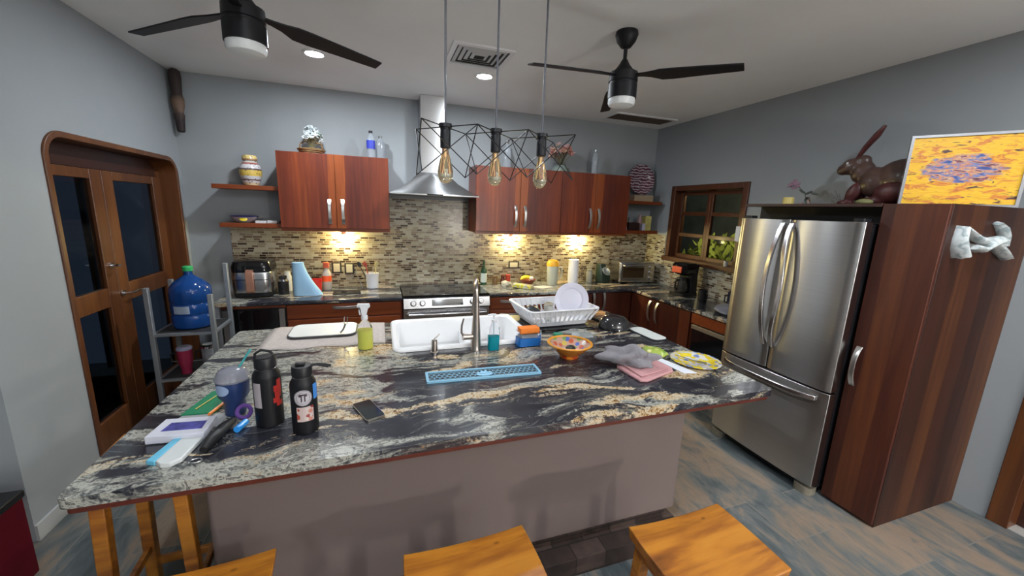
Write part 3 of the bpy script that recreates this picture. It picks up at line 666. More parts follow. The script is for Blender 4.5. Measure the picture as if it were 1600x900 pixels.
# countertops
tag(MB().prism([(-1.40, CYF), (.200, CYF), (.200, YB - .008), (-1.40, YB - .008)], 'Z', CT - .035, CT).build('back_countertop', M_GRAN, None, origin=(-.6, 4.2, CT - .035), bevel=.008, seg=3), 'granite countertop left of the range along the back wall', 'countertop')
tag(MB().prism([(1.100, CYF), (CXF, CYF), (CXF, 2.385), (XR - .008, 2.385), (XR - .008, YB - .008), (1.100, YB - .008)], 'Z', CT - .035, CT).build('corner_countertop', M_GRAN, None, origin=(2.8, 4.2, CT - .035), bevel=.008, seg=3), 'L-shaped granite countertop from the range around the right corner to the fridge', 'countertop')
# range
t = thing('kitchen_range', 'stainless slide-in range with black glass cooktop and oven door', 'range', (.65, 4.2, 0))
RX0, RX1 = .205, 1.095; ry = CYF
MB().box(RX0, RX1, ry + .03, YB - .012, .08, .87).box(RX0 + .02, RX1 - .02, ry + .08, YB - .02, 0, .08).build('range_body', M_STEEL, t, bevel=.002)
MB().box(RX0, RX1, ry + .02, YB - .012, .872, .897).build('glass_cooktop', M_BLACKG, t, bevel=.003)
MB().prism([(ry + .03, .875), (ry - .005, .868), (ry - .03, .770), (ry + .03, .765)], 'X', RX0, RX1).build('control_panel', M_STEEL, t, bevel=.003)
def on_panel(u, z):   # point on the sloped panel
    k = (z - .770) / .098; return (u, ry - .03 + .025 * k, z)
p = MB(); q = [on_panel(RX0 + .28, .792), on_panel(RX0 + .60, .792), on_panel(RX0 + .60, .855), on_panel(RX0 + .28, .855)]
p.loft([[(a, b - .004, c) for a, b, c in q], [(a, b + .01, c) for a, b, c in q]], smooth=False); p.build('display', M_BLACKG, t)
for u in (.095, .185, .70, .79):
    a, b, z = on_panel(RX0 + u, .822); k = MB(); k.T = Matrix.Translation((a, b, z)) @ Matrix.Rotation(R(-14), 4, 'X')
    k.lathe([(.030, -.001), (.030, -.006), (.025, -.008), (.0235, -.034), (.020, -.037)], (0, 0, 0), axis='Y'); k.box(-.004, .004, -.042, -.03, -.022, .022); k.T = None; k.build('knob', M_STEEL, t)
od = MB().box(RX0 + .005, RX1 - .005, ry - .022, ry + .028, .24, .755).build('oven_door', M_STEEL, t, bevel=.004)
MB().box(RX0 + .08, RX1 - .08, ry - .0245, ry - .02, .33, .665).build('oven_window', M_BLACKG, od)
MB().tube([(RX0 + .04, ry - .02, .715), (RX0 + .05, ry - .065, .715), (RX0 + .44, ry - .075, .715), (RX1 - .05, ry - .065, .715), (RX1 - .04, ry - .02, .715)], .012, 12).build('handle', M_CHROME, od)
MB().box(RX0 + .005, RX1 - .005, ry - .015, ry + .028, .09, .235).build('drawer', M_STEEL, t, bevel=.004)
# hood
t = thing('range_hood', 'stainless steel chimney range hood with flared pyramid canopy', 'range hood', (.57, YB, 1.88))
def rect(x0, x1, y0, y1, z): return [(x0, y0, z), (x1, y0, z), (x1, y1, z), (x0, y1, z)]
hc = [(.105, .993, 4.03, 1.893), (.105, .993, 4.03, 1.905), (.19, .91, 4.09, 1.945), (.30, .80, 4.18, 2.02), (.375, .735, 4.25, 2.09), (.42, .69, 4.285, 2.13)]
MB().loft([rect(a, b, c, YB - .001, z) for a, b, c, z in hc]).build('canopy', brushed('brushed hood steel', (.60, .61, .62), .3), t, bevel=.002, smooth_angle=60)
MB().box(.43, .68, 4.30, YB - .001, 2.13, CEIL - .001).build('chimney', brushed('brushed chimney steel', (.60, .60, .61), .28), t, bevel=.002)
MB().box(.46, .62, 4.024, 4.031, 1.893, 1.905).build('button_strip', M_BLACKG, t)
MB().box(.16, .94, 4.08, 4.5, 1.889, 1.8935).build('filter', mat('hood filter', (.2, .2, .2), .4, .8), t)

# ================================================================== FRIDGE, TALL CABINET
FX = 2.60; FY0, FY1 = 1.468, 2.282; FM = 1.90
t = thing('refrigerator', 'large stainless french-door refrigerator with bottom freezer drawer', 'refrigerator', (3.1, 1.94, 0))
MB().box(FX + .075, XR - .06, FY0 + .01, FY1 - .01, .05, 1.768).build('fridge_body', M_BLACK, t, bevel=.004)
def fdoor(y0, y1, z0, z1, nm, bulge=.012):
    n = 16; out = []
    ym = (y0 + y1) / 2; h = (y1 - y0) / 2
    for k in range(n + 1):
        y = y0 + (y1 - y0) * k / n; u = (y - ym) / h; out.append((FX - bulge * (1 - u * u) + .012 * abs(u) ** 14, y))
    out += [(FX + .072, y1), (FX + .072, y0)]
    return MB().prism(out, 'Z', z0, z1, smooth=True).build(nm, M_FRIDGE, t, bevel=.003)
dl = fdoor(FM + .003, FY1, .735, 1.78, 'door'); dr = fdoor(FY0, FM - .003, .735, 1.78, 'door'); fz = fdoor(FY0, FY1, .075, .722, 'freezer_drawer', .014)
def fhandle(par, P, w):
    m = MB(); rings = []
    for (p, a) in P: rings.append([tuple(Vector(p) + Vector(o_)) for o_ in a])
    m.loft(rings); return m.build('handle', mat('fridge handle steel', (.66, .64, .65), .22, 1), par, bevel=.004)
for par, s_ in ((dl, 1), (dr, -1)):
    P = []
    for k in range(17):
        u = k / 16; z = .90 + .86 * u; lift = .052 * (1 - (2 * u - 1) ** 4) + (0.004); y = FM + s_ * (.030 + .030 * math.sin(PI * u) ** 2)
        x = FX - .012 - lift; w = .014; d = .009
        P.append(((x, y, z), ((-d, -w, 0), (-d, w, 0), (d + (.02 if k in (0, 16) else 0), w, 0), (d + (.02 if k in (0, 16) else 0), -w, 0))))
    fhandle(par, P, .02)
P = []
for k in range(17):
    u = k / 16; y = FY0 + .06 + (FY1 - FY0 - .12) * u; lift = .055 * (1 - (2 * u - 1) ** 4) + .002; x = FX - .012 - lift; z = .675; w = .015; d = .009
    P.append(((x, y, z), ((-d, 0, -w), (-d, 0, w), (d + (.02 if k in (0, 16) else 0), 0, w), (d + (.02 if k in (0, 16) else 0), 0, -w))))
fhandle(fz, P, .02)
MB().box(FX + .05, FX + .3, FY0 + .06, FY1 - .06, .015, .07).build('toe_grille', M_BLACK, t)
for y in (FY0 + .06, FY1 - .06): MB().prism(rr(FX + .055, y, .05, .055, .035), 'Z', .0, .05).build('foot_cover', mat('foot grey', (.20, .18, .14), .5), t, bevel=.006)
for y in (FY0 + .045, FY1 - .045): MB().prism(rr(FX + .05, y, .035, .03, .012), 'Z', 1.781, 1.80).build('hinge_cover', M_BLACK, t, bevel=.003)
# tall cabinet
t = thing('tall_cabinet', 'tall dark red wood pantry cabinet right of the refrigerator', 'cabinet', (3.1, 1.33, 0))
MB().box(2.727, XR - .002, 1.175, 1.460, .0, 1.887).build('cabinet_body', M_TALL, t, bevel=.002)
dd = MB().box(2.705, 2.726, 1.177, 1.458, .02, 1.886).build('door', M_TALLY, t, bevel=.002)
pull(dd, (2.705, 1.42, .925), False, (-1, 0, 0), .25)
t = thing('over_fridge_shelf', 'dark wooden board bridging over the top of the refrigerator', 'shelf', (3.1, 1.9, 1.868))
MB().box(2.70, XR - .002, 1.462, 2.336, 1.868, 1.888).box(3.40, XR - .002, 2.336, 2.66, 1.868, 1.888).build('board', M_DARKWOOD, t, bevel=.002)
MB().box(2.86, 2.88, 1.462, 2.336, 1.772, 1.868).build('gap_shade', mat('black fascia', (.01, .007, .006), .7), t)  # black sheet painted as the shade in the gap above the fridge

# ================================================================== STOOLS
def stool(label, cx, cy, rz, hx=.222, hy=.158, zs=.62, seed=0, group='wooden bar stools'):
    t = thing('bar_stool', label, 'stool', (cx, cy, 0), rz, group=group)
    m = MB(); nx, ny = 12, 6
    def top(u, v): return zs - .012 * (1 - u * u) + (0)
    V = [[None] * (ny + 1) for _ in range(nx + 1)]; B = [[None] * (ny + 1) for _ in range(nx + 1)]
    for i in range(nx + 1):
        for j in range(ny + 1):
            u, v = -1 + 2 * i / nx, -1 + 2 * j / ny
            x = u * (hx - .006 * v * v * abs(u)); V[i][j] = m._v((x, v * hy, top(u, v))); B[i][j] = m._v((x * .97, v * hy * .97, zs - .048))
    for i in range(nx):
        for j in range(ny):
            m._f([V[i][j], V[i + 1][j], V[i + 1][j + 1], V[i][j + 1]], True); m._f([B[i][j], B[i][j + 1], B[i + 1][j + 1], B[i + 1][j]])
    for i in range(nx): m._f([V[i][0], B[i][0], B[i + 1][0], V[i + 1][0]]); m._f([V[i][ny], V[i + 1][ny], B[i + 1][ny], B[i][ny]])
    for j in range(ny): m._f([V[0][j], V[0][j + 1], B[0][j + 1], B[0][j]]); m._f([V[nx][j], B[nx][j], B[nx][j + 1], V[nx][j + 1]])
    m.build('seat', M_STOOL, t, local=True, bevel=.004)
    lx, ly = hx - .055, hy - .04
    for sx in (-1, 1):
        for sy in (-1, 1):
            a, b = (sx * lx, sy * ly), (sx * (lx + .02), sy * (ly + .02)); w = .022
            MB().loft([[(c[0] + dx, c[1] + dy, z) for dx, dy in ((-w, -w), (w, -w), (w, w), (-w, w))] for c, z in ((b, 0), (a, zs - .05))], smooth=False).build('leg', M_STOOL, t, local=True, bevel=.004)
    MB().box(-lx + .02, lx - .02, -ly - .01, -ly + .012, zs - .115, zs - .049).box(-lx + .02, lx - .02, ly - .012, ly + .01, zs - .115, zs - .049).box(-lx - .01, -lx + .012, -ly + .02, ly - .02, zs - .115, zs - .049).box(lx - .012, lx + .01, -ly + .02, ly - .02, zs - .115, zs - .049).build('apron', M_STOOL, t, local=True)
    for sy in (-1, 1): MB().box(-lx, lx, sy * (ly + .012) - .010, sy * (ly + .012) + .010, .16, .195).build('stretcher', M_STOOL, t, local=True, bevel=.003)
    for sx in (-1, 1): MB().box(sx * (lx + .012) - .010, sx * (lx + .012) + .010, -ly, ly, .24, .275).build('stretcher', M_STOOL, t, local=True, bevel=.003)
    return t
stool('golden wooden stool seat nearest the fridge, rightmost of the row', 1.074, .885, R(0))
stool('golden wooden stool in the middle of the row in front of the island', .262, 1.005, R(1))
stool('golden wooden stool at lower left whose corner only shows at the bottom edge', -.575, 1.145, R(2))
stool('tall wooden stool tucked under the left overhang of the island', -.865, 1.74, R(4), .17, .18, .80, group=None)

# ================================================================== THINGS ON THE ISLAND
T0 = .9203
M_LAV = mat('lavender cloth', (.42, .37, .38), .9, vary=.12, vscale=20)
# mat + board + peeler
m = MB(); n = 18; V = []
for i in range(n + 1):
    row = []
    for j in range(9):
        x = -.70 + .715 * i / n; y = 2.475 + .455 * j / 8 + .012 * math.sin(i * .9) * (1 if j in (0, 8) else 0)
        row.append(m._v((x, y, T0 + .0045 + .0035 * abs(math.sin(i * 1.3 + j * .4)) * (1 if i < 4 else .25))))
    V.append(row)
for i in range(n):
    for j in range(8): m._f([V[i][j], V[i + 1][j], V[i + 1][j + 1], V[i][j + 1]], True)
o = m.build('drying_mat', mat('drying mat cloth', (.46, .40, .37), .95, vary=.1, vscale=60), None, origin=(-.34, 2.7, T0))
so = o.modifiers.new('solid', 'SOLIDIFY'); so.thickness = .0035; so.offset = -1
tag(o, 'pale pinkish-grey drying cloth spread under the white cutting board', 'mat')
t = thing('cutting_board', 'large white cutting board with dark rim lying on the pale cloth', 'cutting board', (-.372, 2.785, T0 + .009))
MB().loft([rr(-.372, 2.785, .208, .145, .06, z, 8) for z in (T0 + .009, T0 + .019)], smooth=False).build('rim', mat('board dark rim', (.03, .03, .035), .5), t, bevel=.002)
MB().loft([rr(-.372, 2.785, .200, .137, .055, z, 8) for z in (T0 + .0192, T0 + .0235)], smooth=False).build('board', mat('board white', (.74, .74, .70), .4, vary=.04, vscale=6), t, bevel=.001)
t = thing('vegetable_peeler', 'small steel utensil standing out at the right end of the big cutting board', 'utensil', (-.235, 2.69, T0 + .024))
MB().tube([(-.262, 2.65, T0 + .032), (-.245, 2.675, T0 + .045), (-.232, 2.70, T0 + .075)], .0065, 8).build('handle', M_STEEL, t)
for dx in (-.008, .008): MB().tube([(-.232 + dx, 2.70, T0 + .073), (-.230 + dx * 1.3, 2.71, T0 + .10), (-.229 + dx, 2.715, T0 + .122)], .0028, 6).build('prong', M_STEEL, t)
# spray bottle
x, y = -.10, 2.405
t = thing('spray_bottle', 'clear spray bottle of yellow-green cleaner with white trigger', 'spray bottle', (x, y, T0))
MB().lathe([(.040, 0), (.044, .006), (.044, .12), (.040, .14), (.026, .165), (.016, .178), (.015, .19)], (x, y, T0), cap1=False).build('bottle', M_THIN, t)
MB().lathe([(.038, .003), (.0405, .008), (.0405, .118)], (x, y, T0)).build('liquid', mat('yellow cleaner', (.88, .92, .16), .3), t)
MB().lathe([(.019, .183), (.019, .205), (.015, .208)], (x, y, T0)).prism([(x - .014, T0 + .208), (x + .012, T0 + .208), (x + .018, T0 + .245), (x + .034, T0 + .262), (x + .030, T0 + .278), (x - .036, T0 + .280), (x - .040, T0 + .262), (x - .018, T0 + .25)], 'Y', y - .012, y + .012).build('trigger_head', M_PLASW, t, bevel=.003)
MB().tube([(x - .022, y, T0 + .255), (x - .028, y, T0 + .235), (x - .024, y, T0 + .213)], .005, 8).build('trigger', M_PLASW, t)
# hand soap pump
x, y = .65, 2.205
t = thing('soap_pump_bottle', 'clear pump bottle half full of teal hand soap, right of the faucet', 'soap bottle', (x, y, T0))
MB().loft([rr(x, y, a, b, c, T0 + z, 5) for a, b, c, z in ((.031, .022, .015, 0), (.035, .026, .018, .006), (.036, .027, .018, .115), (.034, .025, .018, .145), (.018, .016, .014, .168), (.013, .013, .012, .18))], cap1=False).build('bottle', M_THIN, t)
MB().loft([rr(x, y, a, b, c, T0 + z, 5) for a, b, c, z in ((.030, .021, .014, .003), (.0325, .0235, .016, .008), (.033, .024, .016, .092))]).build('liquid', mat('teal soap', (.0, .36, .46), .15, trans=.0, ior=1.33), t)
MB().lathe([(.015, .177), (.015, .195), (.006, .197), (.006, .222)], (x, y, T0)).tube([(x + .012, y, T0 + .225), (x - .01, y, T0 + .228), (x - .040, y, T0 + .222)], .006, 8).build('pump', M_PLASW, t)
MB().cyl((x, y, T0 + .02), .002, .165, 8).build('dip_tube', mat('teal tube', (.1, .5, .55), .3), t)
# sponge holder + sponge
x, y = .893, 2.235
t = thing('sponge_caddy', 'clear plastic caddy with bright blue liquid in the base', 'sponge caddy', (x, y, T0))
MB().loft([rr(x, y, .076, .042, .015, T0), rr(x, y, .080, .046, .015, T0 + .004), rr(x, y, .076, .043, .015, T0 + .102), rr(x, y, .073, .040, .013, T0 + .102), rr(x, y, .073, .040, .013, T0 + .085)], smooth=False).build('caddy_body', M_THIN, t, bevel=.001)
MB().loft([rr(x, y, .072, .038, .012, T0 + .004), rr(x, y, .074, .040, .012, T0 + .056)], smooth=False).build('liquid', mat('bright blue liquid', (.015, .22, .75), .3), t)
MB().loft([rr(x, y, .056, .028, .01, T0 + .057), rr(x, y, .056, .028, .01, T0 + .080)], smooth=False).build('tray', mat('grey caddy tray', (.45, .46, .48), .4), t)
t = tag(MB().loft([rr(x, y + .002, .066, .034, .008, T0 + .0855), rr(x, y + .002, .066, .034, .008, T0 + .122)], smooth=False).build('sponge', mat('orange sponge', (.85, .22, .03), .9, bump=.6, vscale=120), None, origin=(x, y, T0 + .0855), bevel=.003), 'orange sponge sitting on the blue soap caddy', 'sponge')
# dish rack
rx, ry_, rz_ = 1.275, 2.70, R(3)
t = thing('dish_rack', 'white plastic dish drying rack basket at the back of the island', 'dish rack', (rx, ry_, T0))
def RL(hx, hy, r, z): return rr(rx, ry_, hx, hy, r, T0 + z, 6, rz_)
MB().loft([RL(.282, .215, .04, .140), RL(.298, .231, .05, .146), RL(.298, .231, .05, .152), RL(.276, .209, .04, .152), RL(.276, .209, .04, .147)], smooth=False, cap0=False, cap1=False, loop=True).build('rim', M_PLASW, t, bevel=.002)
MB().loft([RL(.20, .145, .03, .020), RL(.225, .165, .04, .020), RL(.238, .178, .04, .055), RL(.232, .172, .04, .055), RL(.218, .158, .03, .026), RL(.20, .145, .03, .026)], smooth=False).build('base_tray', M_PLASW, t)
sl = MB(); nb, nt_ = 44, 44
for k in range(nb):
    def pt(hx, hy, z):
        P_ = 2 * (hx + hy) * 2; s_ = (k + .5) / nb * P_
        for L_, fn in ((2 * hx, lambda q: (-hx + q, -hy)), (2 * hy, lambda q: (hx, -hy + q)), (2 * hx, lambda q: (hx - q, hy)), (2 * hy, lambda q: (-hx, hy - q))):
            if s_ <= L_: p = fn(s_); break
            s_ -= L_
        else: p = (-hx, -hy)
        return (rx + p[0] * math.cos(rz_) - p[1] * math.sin(rz_), ry_ + p[0] * math.sin(rz_) + p[1] * math.cos(rz_), T0 + z)
    a, b = Vector(pt(.234, .174, .05)), Vector(pt(.279, .212, .145)); sl.tube([tuple(a), tuple((a + b) / 2), tuple(b)], .0085, 6)
sl.build('side_bars', M_PLASW, t)
MB().loft([RL(.280, .213, .04, .145), RL(.2585, .195, .04, .098), RL(.255, .1915, .04, .098), RL(.2765, .2095, .04, .145)], smooth=False, loop=True).build('upper_band', M_PLASW, t)
tag(MB().loft([rr(1.26, 2.69, .27, .21, .03, T0), rr(1.26, 2.69, .28, .22, .03, T0 + .012)], smooth=False).build('drip_tray', M_BLACK, None, origin=(1.28, 2.7, T0), bevel=.002), 'flat black drip tray under the white dish rack', 'tray')
# plates in the rack
def plate(name, label, c, r, tilt, yaw, m_, group=None, deep=.022):
    b = MB(); b.T = Matrix.Translation(c) @ Matrix.Rotation(yaw, 4, 'Z') @ Matrix.Rotation(tilt, 4, 'X')
    b.lathe([(.001, 0), (r * .62, .0), (r * .72, .010), (r * .97, deep), (r, deep + .001), (r * .99, deep + .005), (r * .73, .017), (r * .68, .0145), (r * .63, .006), (.001, .0055)], (0, 0, 0), 48, cap0=False, cap1=False)
    b.T = None
    return tag(b.build(name, m_, None, origin=c, smooth_angle=50), label, 'plate', group)
plate('dinner_plate', 'large white round plate standing upright in the dish rack', (1.415, 2.67, 1.102), .135, R(82), R(-14), M_PORC)
M_CUPW = mat('pale tumbler plastic', (.62, .60, .55), .3, trans=.3)
t = tag(MB().lathe([(.030, 0), (.038, .11), (.035, .11), (.028, .004)], (1.22, 2.66, T0 + .035), cap1=True).build('drinking_glass', M_CUPW, None, origin=(1.22, 2.66, T0 + .035)), 'pale drinking glass in the rack left of the upright plate', 'glass')
t = tag(MB().lathe([(.026, 0), (.034, .10), (.031, .10), (.024, .004)], (1.265, 2.76, T0 + .04)).build('drinking_glass', mat('cream mug', (.62, .56, .42), .4), None, origin=(1.265, 2.76, T0 + .04)), 'cream cup in the rack behind the pale drinking glass', 'cup')
t = tag(MB().ell((1.10, 2.68, T0 + .105), .075, .055, .035, rot=Euler((.3, .2, .5))).build('dark_bowl', mat('charcoal pot', (.035, .037, .04), .35), None, origin=(1.1, 2.68, T0 + .07)), 'dark grey bowl lying upside down in the left of the dish rack', 'bowl')
# wok lid
x, y = 1.685, 2.46
t = thing('frying_pan', 'glossy black upturned pan lying right of the dish rack', 'pan', (x, y, T0))
MB().lathe([(.118, 0), (.122, .006), (.119, .025), (.104, .062), (.078, .086), (.046, .093), (.042, .088), (.001, .087)], (x, y, T0)).build('pan_body', mat('pan black', (.02, .02, .022), .12, coat=.5), t)
MB().tube([(x - .06, y + .09, T0 + .02), (x - .08, y + .15, T0 + .025), (x - .10, y + .21, T0 + .03)], .012, 10).build('handle', M_BLACK, t)
tag(MB().prism(rr(1.775, 2.835, .055, .035, .012), 'Z', T0, T0 + .02).build('wooden_block', mat('pale wood', (.5, .25, .09), .5, vary=.2), None, origin=(1.775, 2.835, T0), bevel=.004), 'small pale wooden board behind the upturned black pan', 'board')
# clear bag
def crumple(name, label, cat, c, sx, sy, sz, m_, seed, rz=0, amp=.35, sub=4):
    rn = random.Random(seed); b = MB(); bmesh.ops.create_icosphere(b.bm, subdivisions=sub, radius=1)
    ph = [(Vector((rn.uniform(-1, 1), rn.uniform(-1, 1), rn.uniform(-1, 1))) * rn.uniform(2, 7), rn.uniform(0, 6), rn.uniform(.3, 1)) for _ in range(9)]
    for v in b.bm.verts:
        d = sum(w * math.sin(v.co.dot(k) + p) for k, p, w in ph) / 4; v.co *= 1 + amp * d
        z = max(v.co.z, -.55) + .55; X, Y = v.co.x * sx, v.co.y * sy
        v.co = Vector((c[0] + X * math.cos(rz) - Y * math.sin(rz), c[1] + X * math.sin(rz) + Y * math.cos(rz), c[2] + z * sz))
    return tag(b.build(name, m_, None, origin=c, smooth_angle=60), label, cat)
crumple('plastic_bag', 'crumpled clear plastic bag in front of the dish rack', 'bag', (1.305, 2.33, T0), .14, .055, .03, mat('clear film', (.75, .80, .80), .08, trans=.85, ior=1.2), 4, R(-8), .3)
tag(MB().prism(rr(1.155, 2.335, .03, .02, .006), 'Z', T0, T0 + .03).build('green_scrubber', mat('green scrubber', (.02, .25, .14), .8), None, origin=(1.155, 2.335, T0), bevel=.004), 'green scrubber tucked between sponge caddy and orange bowl', 'scrubber')
# talavera bowl
def talavera(name, outer, cols, sc, edge=.42):
    a = NT(name); v = a.n('TexVoronoi'); a.l(a.coords(), v.inputs['Vector']); v.inputs['Scale'].default_value = sc
    bw = a.n('SeparateColor'); a.l(v.outputs['Color'], bw.inputs[0])
    c = a.ramp(bw.outputs[0], [(i / len(cols), cc) for i, cc in enumerate(cols)], 'CONSTANT')
    c = a.mix(a.ramp(v.outputs['Distance'], [(edge, (0, 0, 0)), (edge + .08, (1, 1, 1))]), c, outer); a.col(c); a.p.inputs['Coat Weight'].default_value = .5
    return a.set(Roughness=.25)
x, y = 1.063, 1.985
t = thing('painted_bowl', 'orange hand-painted pottery bowl with colourful flowers inside', 'bowl', (x, y, T0))
MB().lathe([(.055, 0), (.058, .008), (.05, .014), (.075, .03), (.11, .062), (.132, .086), (.130, .090)], (x, y, T0), 48, cap1=False).build('outside', talavera('orange talavera', (.62, .20, .02), [(.45, .06, .02), (.62, .2, .02), (.62, .24, .03)], 22), t)
MB().lathe([(.134, .084), (.137, .089), (.134, .093), (.122, .092), (.120, .086)], (x, y, T0), 48, cap0=False, cap1=False).build('rim', mat('orange rim', (.72, .30, .03), .3, coat=.4), t)
MB().lathe([(.130, .0905), (.108, .066), (.073, .035), (.045, .022), (.001, .020)], (x, y, T0), 48, cap0=False, cap1=False).build('inside', talavera('flower talavera', (.55, .33, .25), [(.10, .16, .5), (.65, .5, .1), (.55, .12, .06), (.2, .35, .1), (.6, .55, .5)], 28), t)
tag(MB().ell((x + .005, y - .005, T0 + .052), .040, .026, .024, rot=Euler((0, .2, .5))).build('avocado', mat('avocado skin', (.02, .02, .018), .6, bump=.5, vscale=60), None, origin=(x, y, T0 + .04)), 'dark avocado-like fruit lying in the orange painted bowl', 'fruit')
# bar mat
x, y, rz_m = .503, 1.863, R(-2.5)
t = thing('bar_mat', 'long light blue drip mat with black hexagon grid in the middle of the island', 'mat', (x, y, T0), rz_m)
MB().box(-.30, .30, -.06, .06, .0, .006).build('mat_base', mat('mat black rubber', (.008, .010, .014), .6), t, local=True, bevel=.002)
M_LB = mat('light blue rubber', (.22, .45, .62), .5)
MB().holed(rr(0, 0, .302, .062, .006), rr(0, 0, .289, .049, .003), .0005, .011).build('frame', M_LB, t, local=True, bevel=.0015)
g = MB(); hx_, r_ = .026, .013
for i in range(-11, 12):
    for j in range(-1, 2):
        cx_ = i * hx_ + (hx_ / 2 if j % 2 else 0); cy_ = j * .0235
        if abs(cx_) > .283 or abs(cy_) > .045: continue
        ring = [[(cx_ + q * math.cos(R(30 + 60 * k)), cy_ + q * math.sin(R(30 + 60 * k)), z) for k in range(6)] for q, z in ((.0152, .0062), (.0152, .0080), (.0130, .0080), (.0130, .0062))]
        g.loft(ring, smooth=False, loop=True)
g.build('hexagon_grid', M_LB, t, local=True)
e_ = MB(); e_.prism([(-.052, -.012), (-.03, -.034), (.0, -.040), (.03, -.034), (.052, -.012), (.03, -.016), (-.03, -.016)], 'Z', .0082, .0104)
e_.prism([(-.040, -.010), (-.036, .012), (-.020, .004), (-.012, .034), (.0, .012), (.012, .036), (.020, .004), (.034, .014), (.038, -.010)], 'Z', .0082, .0106)
e_.build('emblem', mat('emblem blue', (.28, .55, .75), .5), t, local=True)
# phone
t = thing('smartphone', 'black smartphone lying face up near the front edge of the island', 'phone', (-.067, 1.616, T0), R(-67.5))
MB().prism(rr(0, 0, .085, .040, .011), 'Z', .0, .0085).build('phone_body', mat('phone frame', (.25, .23, .2), .3, .8), t, local=True, bevel=.0015)
MB().prism(rr(0, 0, .082, .0375, .010), 'Z', .0086, .0094).build('screen', mat('phone screen', (.012, .015, .014), .08), t, local=True)
# bottles
M_BOT = mat('powder coated black', (.006, .006, .008), .45, spec=.3)
M_STEELN = mat('polished neck steel', (.6, .6, .62), .15, 1)
def bottle(label, x, y, r, H, capless):
    t = thing('water_bottle', label, 'water bottle', (x, y, T0))
    MB().lathe([(r - .004, 0), (r, .004), (r, H * .68), (r - .002, H * .72), (r * .72, H * .79), (r * .70, H * .80)], (x, y, T0), 40).build('bottle_body', M_BOT, t)
    MB().lathe([(r * .74, H * .79), (r * .76, H * .797), (r * .70, H * .805)], (x, y, T0), 40).build('steel_neck', M_STEELN, t)
    MB().lathe([(r * .74, H * .808), (r * .78, H * .815), (r * .78, H * .93), (r * .72, H * .945), (.001, H * .948)], (x, y, T0), 40).build('cap', M_BLACK, t)
    return t
x, y, r_, H = -.430, 1.625, .0485, .290
t = bottle('taller black steel water bottle with a loop lid and red streak sticker', x, y, r_, H, 0)
MB().tube([(x - .034, y - .006, T0 + H * .90), (x - .030, y - .004, T0 + H + .0), (x - .01, y, T0 + H + .012), (x + .02, y, T0 + H + .004), (x + .034, y + .004, T0 + H * .93)], .005, 8).build('loop_handle', M_BLACK, t)
s_ = MB(); sticker(s_, (x, y), r_, R(-122), T0 + .135, 'rect', .016, .05); s_.build('sticker', mat('pale grey sticker', (.36, .32, .34), .6), t)
s_ = MB()
for a, z, hw, hh in ((-40, .155, .011, .012), (-34, .13, .013, .012), (-42, .108, .013, .010), (-28, .092, .014, .010), (-26, .16, .01, .03)): sticker(s_, (x, y), r_, R(a), T0 + z, 'rect', hw, hh)
s_.build('sticker', mat('red streak sticker', (.40, .02, .015), .5), t)
x, y, r_, H = -.290, 1.535, .0455, .278
t = bottle('black steel water bottle with round white and square red stickers', x, y, r_, H, 0)
MB().tube([(x + .028, y, T0 + H * .93), (x + .045, y + .002, T0 + H * .94), (x + .062, y + .004, T0 + H * .92), (x + .09, y - .004, T0 + H * .90), (x + .095, y + .012, T0 + H * .89), (x + .07, y + .022, T0 + H * .90), (x + .05, y + .010, T0 + H * .93)], .005, 8).build('lid_loop', M_BLACK, t)
MB().box(x - .02, x + .012, y - .012, y + .008, T0 + H * .945, T0 + H * .985).build('spout', M_BLACK, t, bevel=.004)
A = -84
s_ = MB(); sticker(s_, (x, y), r_, R(A), T0 + .150, 'round', .031, .031); s_.build('round_sticker', mat('round sticker grey white', (.50, .47, .50), .5), t)
s_ = MB()
nn = 36
for rad in (.0285, .022):
    ri = [[], []]
    for k in range(nn):
        a = 2 * PI * k / nn
        for q, w in ((0, -.0006), (1, .0006)):
            u, v = (rad + w) * math.cos(a), (rad + w) * math.sin(a); an = R(A) + u / r_; ri[q].append(s_._v((x + (r_ + .0016) * math.cos(an), y + (r_ + .0016) * math.sin(an), T0 + .150 + v)))
    for k in range(nn): s_._f([ri[0][k], ri[0][(k + 1) % nn], ri[1][(k + 1) % nn], ri[1][k]])
for u, z, hw, hh in ((0, .163, .012, .003), (-.005, .150, .0022, .014), (.006, .150, .0022, .014), (-.010, .160, .004, .004), (.010, .160, .004, .004)): sticker(s_, (x, y), r_, R(A) + u / r_, T0 + z, 'rect', hw, hh, .0018)
s_.build('emblem', mat('emblem dark', (.05, .03, .04), .5), t)
s_ = MB(); sticker(s_, (x, y), r_, R(A + 6), T0 + .085, 'rect', .029, .029); s_.build('square_sticker', talavera('red white sticker', (.52, .40, .38), [(.40, .07, .05), (.5, .2, .15), (.55, .45, .42), (.3, .05, .04)], 55), t)
s_ = MB(); sticker(s_, (x, y), r_, R(A + 62), T0 + .165, 'rect', .012, .030); s_.build('blue_sticker', mat('blue sticker', (.05, .22, .62), .5), t)
